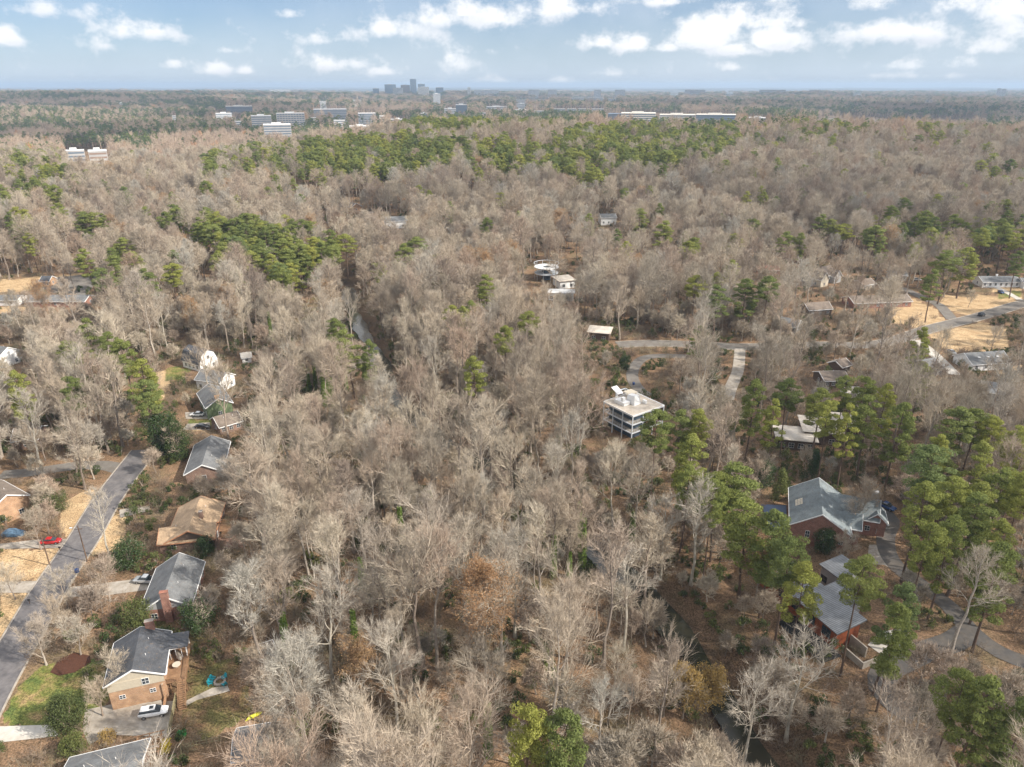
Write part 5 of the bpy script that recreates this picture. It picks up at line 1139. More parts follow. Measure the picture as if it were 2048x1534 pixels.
block(132, 167, 302, 309, 16, 'far_muted', 'low white building left of the striped one in the left woods')
block(183, 215, 303, 322, 22, 'far_muted', 'white building with brown floor stripes in the left woods', glass=FB, seen=.6)
block(700, 741, 253, 261, 30, FW, 'flat white roof with plant room left of the dark pine wood')
block(782, 809, 239, 245, 20, FB, 'brown and white low building behind the dark pine wood')
block(717, 751, 227, 236, 40, FG, 'row of grey roofs left of the dark pine wood', roofbox=False)
block(842, 855, 227, 233, 20, FB, 'small brown building left of the white office in the far woods')
block(1993, 2000, 177, 188, 40, FW, 'left one of two pale towers on the right skyline'); block(2002, 2010, 178, 188, 40, FW, 'right one of two pale towers on the right skyline')
block(1707, 1723, 190, 194, 30, FW, 'small white building far in the right woods')
for k, (a, q) in enumerate([(1108, 1130), (1134, 1152), (1156, 1178), (1182, 1207)]):
    block(a, q, 218, 226, 16, FW, ['white townhouse row right of the white hotel tower, first from the left', 'white townhouse row right of the hotel tower, second from the left', 'white townhouse row right of the hotel tower, third from the left', 'white townhouse row nearest the pale office building'][k], roofbox=False, cat='townhouses', name='townhouse_row', group=G1)
for a, q, t_, lb in [(1032, 1060, 200, 'low white warehouse left of the far white campus'), (1143, 1168, 196, 'white campus building left of two alike'), (1173, 1206, 196, 'white campus building right of two alike'), (1064, 1098, 200, 'long pale roof line above the white hotel tower')]:
    block(a, q, t_, t_ + 5, 30, FW, lb, roofbox=False, cat='building')
for k, (px, w_) in enumerate([(1068, 22), (1105, 18), (1195, 14), (1390, 40), (1240, 20), (560, 40), (1545, 50), (1630, 22)]):
    block(px - w_ / 2, px + w_ / 2, 179.5, 182.5, 40, FW, 'thin pale building line on the horizon, ' + ('second from left', 'third from left', 'fourth from left', 'sixth from left', 'fifth from left', 'leftmost', 'second from right', 'rightmost')[k], roofbox=False, cat='building', name='building', group='pale buildings on the horizon')
for k, (a, q, t_, lb) in enumerate([(470, 482, 243, 'small pale house among pines below the grey stepped office'), (620, 632, 236, 'small white building right of the white apartment block'), (668, 690, 241, 'pale roof in the woods below the stadium-like building'), (759, 770, 232, 'small white block between the grey roofs and brown building'),
                                  (810, 822, 243, 'pale gable just left of the dark pine wood'), (345, 352, 232, 'tiny white building alone in the left far woods'), (640, 652, 203, 'pale speck of a building left below the skyline towers'), (706, 724, 200, 'small pale building below and left of the towers'), (960, 972, 226, 'small white building left of the white slab building'),
                                  (1068, 1090, 222, 'pale roof between the hotel tower and the townhouses'), (1215, 1232, 198, 'small pale building right of the two alike campus buildings'), (1340, 1356, 190, 'pale roof near the right horizon'), (1452, 1466, 188, 'small pale block above the blue glass office'), (1850, 1862, 205, 'small white building in the far right woods')]):
    block(a, q, t_, t_ + 4.5, 16, (FW, FC)[k % 2], lb, roofbox=False, cat='building', name='building')
# suburb houses beyond the right ridge
def far_house(px, dist, w, hh, rot, wall, roofm):
    d = px_dir(px, 240); x = d[0] / d[1] * dist; z = float(H(x, dist)); rt = empty('house', (x, dist, z), rot); s = Site(rt)
    b = Buf(); b.box(-w / 2, w / 2, -5, 5, -2, hh); s.part('wall', b, wall)
    slabs('roof', [[(w / 2 + .4, 5.5, hh - .3), (-w / 2 - .4, 5.5, hh - .3), (-w / 2 - .4, 0, hh + 4.4), (w / 2 + .4, 0, hh + 4.4)], [(-w / 2 - .4, -5.5, hh - .3), (w / 2 + .4, -5.5, hh - .3), (w / 2 + .4, 0, hh + 4.4), (-w / 2 - .4, 0, hh + 4.4)]], .3, roofm, rt)
    FAROPEN.append(([(px - 7, 236), (px + 7, 236), (px + 7, 246), (px - 7, 246)], 0)); g = Buf(); g.add([(-w / 2, -5, hh), (-w / 2, 5, hh), (-w / 2, 0, hh + 4.3), (w / 2, -5, hh), (w / 2, 5, hh), (w / 2, 0, hh + 4.3)], [(0, 2, 1), (3, 4, 5)]); s.part('gable', g, wall); keep(x, dist, 9); return rt
for k, px in enumerate([1640, 1662, 1684, 1706, 1724, 1742, 1758, 1774, 1815, 1838, 1868, 1888, 1908, 1928, 1946, 1966]):
    rt = far_house(px, 1750 + 60 * ((k * 7) % 4), 15, 17.0, .3 * (k % 5) - .5, ('far_white', 'far_cream', 'far_grey')[k % 3], ('shingle_grey', 'shingle_brown')[k % 2])
    tag(rt, ('white', 'cream', 'grey')[k % 3] + ' ' + ('grey', 'brown')[k % 2] + '-roofed house in the suburb beyond the right ridge, ' + ('leftmost', 'second', 'third', 'fourth', 'fifth', 'sixth', 'seventh', 'eighth', 'ninth', 'tenth', 'eleventh', 'twelfth', 'thirteenth', 'fourteenth', 'fifteenth', 'rightmost')[k] + ('' if k in (0, 15) else ' from left'), 'house', 'suburb houses beyond the right ridge')
water_tower(245, 222, 'white water tower on the far left woods')
mast(29, 292, 34, 'white cell tower with antenna rings in the left woods', .5); mast(1682, 262, 30, 'cell tower with antennas behind the yellow-green pines', .4)
mast(2026, 262, 34, 'lattice-like pylon mast at the far right', .4, m='far_grey'); mast(1094, 224, 45, 'thin bare mast right of the white hotel tower', .5, False, name='radio_mast', cat='mast'); mast(1110, 228, 30, 'shorter thin mast beside the townhouse rows', .4, False, name='radio_mast', cat='mast')
# ------------------------------------------------------------------ trees
# views the photograph keeps open: (polygon, chance that a tree in it stays)
OPEN = [([(-20, 1270), (80, 1150), (140, 1075), (190, 998), (240, 940), (275, 935), (240, 1010), (195, 1075), (150, 1150), (95, 1260), (20, 1400), (-20, 1450)], .0), ([(-20, 1075), (150, 1050), (190, 990), (125, 1000), (100, 1060), (-20, 1060)], .15),
        ([(-20, 1100), (120, 1100), (60, 1250), (-20, 1300)], .0), ([(195, 1060), (245, 1000), (262, 1030), (250, 1080), (190, 1112)], .0), ([(-20, 1420), (80, 1330), (220, 1330), (200, 1470), (-20, 1490)], .0),
        ([(205, 1240), (385, 1240), (385, 1540), (200, 1540)], .0), ([(340, 1320), (485, 1320), (485, 1420), (400, 1490), (340, 1490)], .0), ([(100, 1480), (330, 1470), (330, 1560), (100, 1560)], .0), ([(330, 1480), (450, 1470), (450, 1560), (330, 1560)], .1),
        ([(275, 1105), (395, 1105), (350, 1245), (270, 1240)], .10), ([(225, 1148), (300, 1148), (300, 1195), (225, 1195)], .0), ([(312, 985), (470, 985), (470, 1105), (312, 1105)], .08), ([(370, 865), (455, 865), (455, 940), (370, 940)], .12),
        ([(368, 815), (500, 815), (500, 870), (368, 870)], .1), ([(355, 685), (510, 685), (510, 760), (355, 760)], .1), ([(385, 735), (490, 735), (490, 820), (385, 820)], .12),
        ([(-20, 950), (50, 965), (50, 1050), (-20, 1050)], .1), ([(-20, 680), (30, 680), (30, 735), (-20, 735)], 0), ([(-20, 545), (190, 545), (190, 612), (-20, 612)], .12), ([(25, 1055), (55, 1055), (55, 1085), (-20, 1085), (-20, 1055)], 0),
        ([(1570, 945), (1760, 945), (1770, 1110), (1575, 1110)], .0), ([(1745, 1000), (1800, 1000), (1800, 1150), (1745, 1150)], 0), ([(1520, 1000), (1575, 1000), (1575, 1065), (1530, 1065)], 0), ([(1625, 1110), (1740, 1110), (1770, 1200), (1700, 1200)], .0),
        ([(1510, 1120), (1560, 1120), (1700, 1240), (1830, 1240), (1830, 1320), (1640, 1330), (1560, 1220)], .03), ([(1900, 1200), (1960, 1200), (2060, 1310), (2060, 1350), (1940, 1300)], .5), ([(1735, 1310), (1840, 1310), (1800, 1400), (1750, 1400)], .5),
        ([(1195, 762), (1345, 762), (1345, 885), (1195, 885)], .0), ([(1245, 700), (1350, 698), (1350, 770), (1245, 770)], .15), ([(1165, 640), (1300, 640), (1300, 700), (1165, 700)], .3), ([(1058, 512), (1150, 512), (1155, 595), (1058, 595)], .12),
        ([(1440, 700), (1500, 700), (1490, 790), (1440, 790)], .1), ([(1500, 840), (1700, 830), (1700, 900), (1500, 900)], .08), ([(1805, 580), (2060, 550), (2060, 700), (1860, 715), (1790, 690)], .09), ([(1950, 545), (2060, 545), (2060, 590), (1950, 590)], 0),
        ([(1820, 690), (2020, 690), (2020, 745), (1820, 745)], .35), ([(1690, 580), (1830, 580), (1830, 650), (1700, 640)], .35), ([(1590, 520), (1690, 520), (1690, 570), (1590, 570)], .3), ([(1595, 600), (1670, 600), (1670, 630), (1595, 630)], .05),
        ([(1620, 710), (1700, 710), (1700, 765), (1620, 765)], .1), ([(680, 580), (730, 580), (790, 740), (750, 740), (700, 660)], .06), ([(1190, 1100), (1250, 1100), (1250, 1150), (1190, 1150)], .3), ([(1390, 1300), (1430, 1300), (1440, 1370), (1400, 1370)], .85),
        ([(1505, 525), (1560, 525), (1560, 545), (1505, 545)], 0), ([(1195, 425), (1235, 425), (1235, 450), (1195, 450)], 0), ([(765, 425), (818, 425), (818, 450), (765, 450)], .0), ([(720, 418), (750, 418), (750, 436), (720, 436)], .0),
        ([(135, 298), (218, 298), (218, 325), (135, 325)], 0), ([(1210, 225), (1320, 225), (1320, 243), (1210, 243)], 0), ([(1320, 230), (1470, 230), (1470, 242), (1320, 242)], 0), ([(1500, 236), (1545, 236), (1545, 243), (1500, 243)], 0),
        ([(1135, 458), (1165, 458), (1165, 470), (1135, 470)], 0), ([(680, 395), (715, 395), (715, 415), (680, 415)], .1), ([(100, 1335), (190, 1290), (190, 1340), (110, 1350)], 0), ([(270, 735), (345, 735), (345, 850), (270, 850)], .1), ([(140, 1290), (180, 1290), (180, 1330), (140, 1330)], 0)]

OPEN += FAROPEN
def stays(x, y, z, h, rad, rng=RNG, crown0=.35, k=1.0):
    """vector test of crowns against the open views and the footprints"""
    ok = np.ones(len(x), bool); r = rng.random(len(x))
    for f in (.18, crown0, .6, .95):
        for o in (-k, k):
            px, py, _ = project(x + rad * o, y, z + h * f)
            for poly, keepp in OPEN: ok &= ~(inpoly(px, py, poly) & (r > keepp))
    for fx, fy, fr in FOOT: ok &= np.hypot(x - fx, y - fy) > fr + .5
    for P, hw in ROADS:
        Q = P[::2]
        for a in range(0, len(Q), 60):
            q = Q[a:a + 60]; near = (np.abs(x - q[:, 0].mean()) < 250) & (np.abs(y - q[:, 1].mean()) < 250); ii = np.where(near & ok)[0]
            if len(ii): d = np.hypot(x[ii, None] - q[None, :, 0], y[ii, None] - q[None, :, 1]).min(1); ok[ii[d < hw + 1.2]] = False
    return ok

# pines placed one by one: sight line through the crown, crown width in the photo
PINES = [(1055, 1470, 105), (1118, 1490, 100), (1440, 975, 100), (1470, 960, 110), (1380, 915, 70), (1312, 872, 70), (1365, 850, 60), (1400, 850, 55), (1500, 1040, 90), (1545, 1075, 90), (1580, 1120, 95), (1612, 1165, 80), (1720, 1180, 90),
         (1790, 1215, 70), (1800, 1245, 50), (1862, 945, 95), (1842, 1010, 75), (1905, 1000, 80), (1940, 1035, 85), (1990, 1085, 75), (2010, 975, 90), (1965, 1000, 70), (1918, 1385, 110), (1945, 1420, 80), (2035, 1450, 70), (1950, 850, 80), (1905, 855, 70),
         (2030, 885, 60), (1740, 830, 65), (1800, 850, 60), (1690, 785, 50), (1640, 800, 65), (1580, 790, 65), (1555, 830, 45), (1508, 795, 50), (1725, 785, 50), (1840, 755, 45), (1392, 573, 50), (1436, 586, 52), (1492, 583, 54), (1532, 583, 46),
         (1578, 478, 40), (1374, 500, 40), (1328, 465, 46), (1280, 430, 46), (1690, 460, 54), (1748, 475, 56), (1893, 530, 54), (1870, 560, 40), (1932, 520, 54), (1972, 465, 50), (1912, 450, 54), (1810, 410, 36), (1850, 450, 40), (2000, 450, 44), (2030, 480, 40),
         (952, 740, 50), (1010, 690, 42), (973, 572, 42), (925, 635, 40), (836, 490, 52), (812, 505, 40), (672, 665, 50), (700, 690, 52), (735, 700, 42), (690, 490, 48), (660, 500, 40), (632, 490, 48), (600, 500, 46), (575, 520, 54), (545, 465, 46), (560, 500, 44), (520, 470, 44), (490, 455, 46), (465, 450, 42),
         (440, 448, 42), (425, 465, 38), (412, 430, 36), (395, 460, 34), (436, 518, 36), (343, 550, 46), (298, 562, 44), (205, 565, 46), (175, 512, 46), (165, 440, 44), (190, 438, 38), (245, 490, 48), (225, 510, 36), (268, 520, 36), (285, 750, 60), (290, 790, 66), (245, 700, 55), (220, 692, 50), (182, 668, 46),
         (38, 768, 50), (140, 780, 52), (455, 510, 34), (330, 440, 36), (30, 430, 40), (60, 445, 36), (1000, 395, 28), (960, 345, 26), (1120, 320, 26), (1498, 395, 24), (2010, 420, 34), (1960, 330, 30), (2020, 330, 30), (1990, 340, 26),
         (590, 540, 44), (545, 530, 36), (350, 435, 34), (120, 430, 30), (1780, 445, 40), (1835, 690, 34), (1770, 800, 48), (1660, 840, 44), (1870, 900, 50), (1985, 860, 50), (1700, 850, 44), (1960, 935, 56), (1425, 1010, 60), (1375, 960, 55), (2040, 1000, 60), (2038, 930, 60), (1900, 1080, 70), (1850, 1100, 60),
         (60, 480, 30), (15, 400, 30), (100, 395, 26), (745, 345, 26), (1185, 350, 24), (2040, 520, 36), (1830, 500, 30), (1640, 450, 30), (1600, 480, 26)]
PZ = []
PROT = []   # (px, py, width, depth)
TREES = []     # dict(kind, mesh list, x, y, z, s, rz, label base)
def add_tree(kind, ms, x, y, s, rz=None, tilt=(0, 0), label=None, name=None, grp=None, sw=1.0):
    TREES.append(dict(kind=kind, ms=ms, x=x, y=y, z=float(H(x, y)) - .05, s=s, sw=sw, rz=random.uniform(0, 6.28) if rz is None else rz, tilt=tilt, label=label, name=name, grp=grp))
for i, (px, py, wpx) in enumerate(PINES):
    k = i % len(PN); hh = PN_H[k]; p = world(px, py, 20.5); _, _, dep = project(p.x, p.y, p.z + 20.5); want = wpx / FPX * float(dep)
    sw = max(.75, min(1.45, want / (2.15 * PINEP[k]['cr']))); add_tree('pine', PN[k], p.x, p.y, 26.0 / hh * random.uniform(.92, 1.06), sw=sw, tilt=(random.uniform(-.03, .03), random.uniform(-.03, .03)))
    PZ.append((p.x, p.y)); PROT.append((px, py, wpx, float(dep)))
PZ = np.array(PZ)

# evergreen, leafy and striking single trees
def special(kind, bufs, mats, px, py, dz, label, name, prefix, s=1.0, land=None, rz=None):
    ms = meshes(prefix, bufs, mats); p = world(px, py, dz); PROT.append((px, py, 70, math.hypot(p.x, p.y, 90))); add_tree(kind, ms, p.x, p.y, s, label=label, name=name, rz=rz)
    if land: landmark(px, py, land)
special('bush', bush(401, 15, 5.4, 9000, .26, 6), ('bark', 'leaf_dark'), 322, 862, 8, 'big dense dark evergreen tree right of the street end', 'evergreen_tree', 'evergreen_a', land='the big dark evergreen')
special('bush', bush(402, 13, 4.4, 6000, .26, 6), ('bark', 'leaf_bush'), 352, 885, 6, 'lighter green evergreen joined to the right side of the big dark one', 'evergreen_tree', 'evergreen_b')
special('bush', bush(403, 8, 3.6, 8000, .17, 6), ('bark', 'leaf_bush'), 128, 1425, 4.2, 'large rounded glossy magnolia on the lawn beside the street at the bottom left', 'magnolia_tree', 'magnolia_a', land='the rounded magnolia')
special('bush', bush(404, 4.2, 2.4, 3500, .16, 6), ('bark', 'leaf_bush'), 146, 1490, 2, 'small round evergreen shrub just below the magnolia', 'evergreen_shrub', 'magnolia_b')
special('bush', bush(405, 2.6, 1.3, 1500, .12, 10), ('bark', 'leaf_yellow'), 331, 1494, 1.2, 'small bright yellow flowering bush between the pergola and green bins', 'flowering_bush', 'yellow_bush')
special('bush', bush(406, 2.5, 1.8, 1600, .13, 10), ('bark', 'leaf_gold'), 212, 1476, 1.2, 'yellow-brown shrub below the SUV driveway', 'shrub', 'gold_bush')
special('bush', bush(407, 10, 3.0, 4200, .2, 3, cone=1), ('bark_pine', 'leaf_bush'), 1562, 968, 5, 'narrow pointed evergreen left of the big grey-green roof', 'evergreen_tree', 'cone_a')
special('bush', bush(408, 9, 3.4, 4200, .2, 4), ('bark_pine', 'leaf_dark'), 1530, 945, 5, 'dark bluish evergreen behind the pool cover', 'evergreen_tree', 'holly_a')
special('bush', bush(409, 11, 2.6, 4200, .2, 3, cone=1), ('bark_pine', 'leaf_dark'), 1628, 930, 5, 'tall ivy-dark evergreen behind the big grey-green roof', 'evergreen_tree', 'cone_b')
special('bush', bush(410, 7, 3.0, 4200, .18, 5), ('bark', 'leaf_dark'), 1650, 1085, 3, 'dark holly below the brick gable of the big house', 'holly_tree', 'holly_b')
special('bush', bush(411, 6, 2.8, 3200, .2, 5), ('bark', 'leaf_dark'), 1250, 725, 3, 'dark evergreen beside the bend of the curved driveway', 'evergreen_tree', 'holly_c')
special('bush', bush(412, 9, 3.2, 4200, .2, 5, cone=1), ('bark_pine', 'leaf_dark'), 2028, 1380, 4, 'dark evergreen below the dark driveway at the right edge', 'evergreen_tree', 'holly_d')
special('bush', bush(413, 5, 2.6, 3000, .17, 6), ('bark', 'leaf_dark'), 410, 1095, 2, 'green shrub at the corner of the tan-roofed house', 'evergreen_shrub', 'holly_e')
special('bush', bush(414, 7, 4.2, 5000, .2, 8), ('bark', 'leaf_dark'), 255, 1112, 3, 'dark spreading evergreen shrub below the tan lawn right of the street', 'evergreen_shrub', 'holly_f')
special('bush', bush(415, 8, 4.2, 5000, .2, 8), ('bark', 'leaf_dark'), 395, 1235, 3.5, 'dark evergreen mass right of the brick chimney gable', 'evergreen_tree', 'holly_g')
special('bush', bush(416, 7, 3.4, 4200, .2, 8), ('bark', 'leaf_bush'), 275, 1235, 2.5, 'evergreen shrub behind the chimney of the dark-roofed house', 'evergreen_shrub', 'holly_h')
special('bush', bush(417, 6, 4.5, 5000, .2, 8), ('bark', 'leaf_bush'), 100, 1010, 2.5, 'pale yellow-green shrub thicket left of the street', 'shrub', 'thicket_a')
special('tan', hardwood(421, 22, 6.4, .30, nl=16, leaf=1.0), ('bark', 'twigs', 'leaf_brown'), 968, 1235, 12, 'broad tree still holding orange-tan leaves in the lower middle wood', 'tan_leaved_tree', 'tan_a', land='the orange-tan leaved tree')
special('tan', hardwood(422, 13, 4.4, .25, leaf=.8), ('bark', 'twigs', 'leaf_brown'), 1515, 1160, 6, 'low tree with rusty leaves beside the cedar wall', 'tan_leaved_tree', 'tan_b')
special('tan', hardwood(423, 10, 3.2, .2, leaf=.9), ('bark', 'twigs', 'leaf_gold'), 1372, 1378, 7, 'small golden-leaved tree at the dark creek pool', 'golden_tree', 'tan_c')
special('tan', hardwood(424, 9, 2.8, .2, leaf=.7), ('bark', 'twigs', 'leaf_gold'), 1418, 1378, 6, 'dimmer golden-leaved sapling right of the creek pool tree', 'golden_tree', 'tan_d')
special('tan', hardwood(425, 12, 3.6, .2, leaf=.6), ('bark', 'twigs', 'leaf_brown'), 725, 1350, 6, 'small rusty-leaved tree left of the big pale tree at the bottom', 'tan_leaved_tree', 'tan_e')
special('tan', hardwood(426, 14, 4.0, .25, leaf=.5), ('bark', 'twigs', 'leaf_brown'), 1310, 1080, 8, 'thin rusty-leaved tree above the creek bend', 'tan_leaved_tree', 'tan_f')
special('tan', hardwood(427, 12, 5.0, .25, nl=14, leaf=0.02), ('bark', 'twigs', 'leaf_brown'), 1722, 1020, 6, 'round pinkish-brown bare tree in front of the side gables', 'bare_tree', 'tan_g')
special('tan', hardwood(428, 13, 4.6, .25, leaf=.8), ('bark', 'twigs', 'leaf_brown'), 597, 335, 8, 'orange-brown tree on the sunlit far ridge', 'tan_leaved_tree', 'tan_h')
for i, (px, py, dz, lb) in enumerate([(650, 1240, 17, 'tall pale-limbed sycamore in the wood right of the long grey-roofed house'), (1255, 1190, 14, 'white-barked sycamore above the lower creek'), (1115, 955, 17, 'white-forked sycamore in the middle of the wood'),
                                      (1330, 1060, 14, 'slim white-barked tree left of the pines'), (1395, 1060, 15, 'white-trunked tree leaning over the creek bank'), (1600, 1345, 16, 'big white sycamore below the cedar-walled house'), (640, 590, 16, 'white sycamore above the sunlit creek reach'),
                                      (535, 520, 18, 'pale tree standing above the sunlit wood'), (870, 730, 14, 'leaning white-barked tree right of the creek'), (320, 620, 17, 'white-trunked tree behind the gambrel house'), (60, 860, 15, 'pale-barked tree in the left wood'),
                                      (1500, 1440, 13, 'pale spreading tree at the bottom right of the creek'), (200, 1040, 11, 'bare leaning street tree between the kerb and the tan lawn'), (785, 1350, 13, 'pale fan-shaped tree at the bottom centre'), (1030, 1180, 12, 'rounded pale tree in the lower wood')]):
    p = world(px, py, dz); PROT.append((px, py, 60, math.hypot(p.x, p.y, 90))); add_tree('sycamore', SYC[i % 2], p.x, p.y, (.72 if dz < 12 else .95) * random.uniform(.95, 1.08), label=lb, name='sycamore_tree')
SMALLS = [(25, 1180, 2.5), (75, 1075, 3.5), (150, 1270, 5), (120, 1245, 4), (80, 1290, 5), (130, 1200, 3), (215, 1180, 3), (238, 1352, 5), (196, 1398, 4), (1515, 955, 5), (1690, 1110, 3), (1915, 1090, 4), (510, 1330, 5), (1985, 690, 4), (1940, 600, 4)]
for i, (px, py, dz) in enumerate(SMALLS):
    p = world(px, py, dz); add_tree('small', SMALL[i % 2], p.x, p.y, random.uniform(.8, 1.15), name='ornamental_tree')

# ivy-clad trunks
def ivy(seed, h0, h1, n=2600, r=.85):
    rg = np.random.default_rng(seed); z = rg.uniform(h0, h1, n); a = rg.uniform(0, 6.28, n); q = r * rg.uniform(.5, 1.2, n) * (1.1 - .5 * (z - h0) / (h1 - h0)); b = Buf(); c = np.stack([q * np.cos(a), q * np.sin(a), z], -1); b.leaves(c, .2, 0, rg); return b.mesh('ivy', ['ivy'])
IVY = [ivy(1, 0, 13), ivy(2, 0, 9), ivy(3, 2, 16, 3000, .9)]
IVYS = [(628, 740, 8), (640, 752, 8), (652, 758, 9), (662, 770, 8), (615, 745, 8), (648, 790, 6), (672, 730, 9), (690, 745, 8), (540, 655, 8), (1108, 1090, 9), (1140, 1090, 9), (1158, 1045, 10), (1085, 1070, 9), (1062, 1060, 9), (705, 1230, 12), (800, 1035, 9), (1268, 1020, 9), (570, 1270, 10), (975, 1440, 8), (720, 1120, 8), (1165, 1100, 7), (860, 990, 10)]
for i, (px, py, dz) in enumerate(IVYS):
    p = world(px, py, dz); PROT.append((px, py, 26, math.hypot(p.x, p.y, 90))); add_tree('ivy', HW[i % 8] + [IVY[i % 3]], p.x, p.y, random.uniform(.8, 1.0), name='ivy_clad_tree')

# the woods: jittered scatter, thinning into instanced far woods
def scatter(y0, y1, cell, jit=.9, lat=.80):
    ys = np.arange(y0, y1, cell); xs = np.arange(-y1 * lat - 40, y1 * lat + 40, cell); X, Y = np.meshgrid(xs, ys); X = X.ravel(); Y = Y.ravel()
    X = X + RNG.uniform(-jit, jit, len(X)) * cell / 2; Y = Y + RNG.uniform(-jit, jit, len(Y)) * cell / 2; k = np.abs(X) < Y * lat + 35; return X[k], Y[k]
def unshaded(x, y, z, keepp=.12):
    ok = np.ones(len(x), bool); r = RNG.random(len(x))
    for f in (15, 21):
        a, b, d = project(x, y, z + f)
        for (px, py, w, dep) in PROT:
            ok &= ~((np.abs(a - px) < w * .5 + 3 * FPX / d) & (np.abs(b - py) < w * .42 + 2 * FPX / d) & (d < dep - 1) & (r > keepp))
    return ok
def vnoise(x, y, s, seed=0):
    rg = np.random.default_rng(seed); v = 0; amp = 1; tot = 0
    for o in range(4):
        for _ in range(3):
            a = rg.uniform(0, 6.28); p = rg.uniform(0, 6.28); w = 2 * math.pi / s * (1.9 ** o) * rg.uniform(.75, 1.3)
            v = v + amp * np.sin((x * math.cos(a) + y * math.sin(a)) * w + p + 1.3 * np.sin((x * math.sin(a) - y * math.cos(a)) * w * .6)); tot += amp
        amp *= .6
    return v / tot * 1.6
PINEZONE = [([(590, 285), (700, 275), (850, 272), (1000, 282), (1150, 290), (1225, 300), (1225, 350), (1100, 345), (1000, 340), (900, 335), (800, 345), (730, 350), (600, 345)], .82), ([(420, 300), (590, 288), (640, 330), (560, 345), (400, 355)], .5),
            ([(1080, 275), (1180, 255), (1300, 243), (1480, 245), (1470, 300), (1400, 320), (1230, 340), (1180, 300)], .78), ([(1480, 240), (1700, 243), (1700, 262), (1480, 275)], .6), ([(1000, 250), (1100, 265), (1050, 290), (850, 275), (850, 262)], .15),
            ([(790, 232), (1150, 228), (1160, 250), (800, 262)], .85), ([(0, 300), (120, 290), (120, 350), (0, 360)], .5), ([(0, 225), (330, 222), (330, 250), (0, 255)], .6), ([(190, 250), (320, 262), (300, 300), (200, 280)], .7), ([(400, 350), (450, 330), (470, 355), (400, 360)], .5),
            ([(250, 232), (600, 232), (600, 262), (380, 270), (250, 245)], .55), ([(0, 345), (160, 335), (150, 400), (0, 400)], .35), ([(1100, 320), (1230, 330), (1220, 370), (1100, 360)], .5), ([(1700, 430), (2048, 430), (2048, 500), (1700, 490)], .22), ([(1830, 900), (2060, 880), (2060, 1180), (1830, 1150)], .08),
            ([(1480, 250), (1750, 258), (1760, 285), (1500, 300)], .25), ([(1850, 245), (2048, 240), (2048, 262), (1850, 262)], .5), ([(620, 190), (2048, 186), (2048, 215), (620, 215)], .42), ([(380, 430), (560, 440), (700, 470), (700, 530), (560, 560), (420, 500)], .5)]
def pine_chance(x, y):
    px, py, _ = project(x, y, H(x, y) + 20); v = np.where(y < 220, .0, .03); v = np.where(y > 700, .07, v); v = np.where(y > 1300, .06 + .80 * sstep(-.22, -.02, vnoise(x, y * .7, 480, 5)), v)
    for poly, c in PINEZONE: v = np.where(inpoly(px, py, poly), c, v)
    return v
cand = dict(bare=[], pine=[])
for (y0, y1, cell) in ((62, 330, 7.6), (330, 720, 7.6), (720, 1500, 8.8), (1500, 2700, 13), (2700, 4600, 22), (4600, 10000, 44)):
    X, Y = scatter(y0, y1, cell); Z = H(X, Y); rel = cell > 8
    ok = stays(X, Y, Z, np.full(len(X), 25. if not rel else 22.), 3.5) & (creek_dist(X, Y) > 3.3)
    if y0 < 400: d = np.min(np.hypot(X[:, None] - PZ[None, :, 0], Y[:, None] - PZ[None, :, 1]), 1); ok &= d > 3.0
    fx, fy, _ = project(X, Y, Z + 14); ok &= (fx > -90) & (fx < 2140) & (fy < 1750); ok &= (Y > 700) | (RNG.random(len(X)) < .9 + .35 * vnoise(X, Y, 60, 21))
    X, Y, Z = X[ok], Y[ok], Z[ok]; pc = pine_chance(X, Y); isp = RNG.random(len(X)) < pc
    if y0 < 700: un = unshaded(X, Y, Z); m0 = isp | un; X, Y, Z, isp = X[m0], Y[m0], Z[m0], isp[m0]
    for nm, m in (('pine', isp), ('bare', ~isp)): cand[nm].append((X[m], Y[m], Z[m], np.full(m.sum(), cell)))
    if rel is False: pass
for k in cand: cand[k] = [np.concatenate(a) for a in zip(*cand[k])]
# the 300 that show largest stand as trees of their own
def size_of(X, Y, Z): _, _, dep = project(X, Y, Z + 12); return 1 / dep
bx, by, bz, bc = cand['bare']; order = np.argsort(-size_of(bx, by, bz)); fx, fy, _ = project(bx, by, bz + 16); inview = (fx > -30) & (fx < 2080) & (fy > 0) & (fy < 1560)
n_own = 300 - sum(1 for t in TREES if t['kind'] in ('ivy', 'small')); own = [i for i in order if inview[i]][:n_own]; own_set = np.zeros(len(bx), bool); own_set[own] = True
for i in own:
    k = random.choice([0, 0, 1, 1, 2, 3, 4, 5, 5, 6, 7, 8, 8, 9, 10, 11]); add_tree('bare', HW[k], bx[i], by[i], random.uniform(.5, .8) if random.random() < .28 else random.uniform(.85, 1.15), tilt=(random.gauss(0, .05), random.gauss(0, .05)), sw=random.uniform(.8, 1.15))
px_, py_, pz_, pc_ = cand['pine']; order = np.argsort(-size_of(px_, py_, pz_)); fx, fy, _ = project(px_, py_, pz_ + 20); inview = (fx > -30) & (fx < 2080) & (fy > 0) & (fy < 1560)
n_own = 300 - len(PINES); ownp = [i for i in order if inview[i]][:n_own]; ownp_set = np.zeros(len(px_), bool); ownp_set[ownp] = True
for i in ownp:
    k = random.randrange(5); add_tree('pine', PN[k], px_[i], py_[i], random.uniform(.85, 1.08), tilt=(random.uniform(-.03, .03), random.uniform(-.03, .03)))

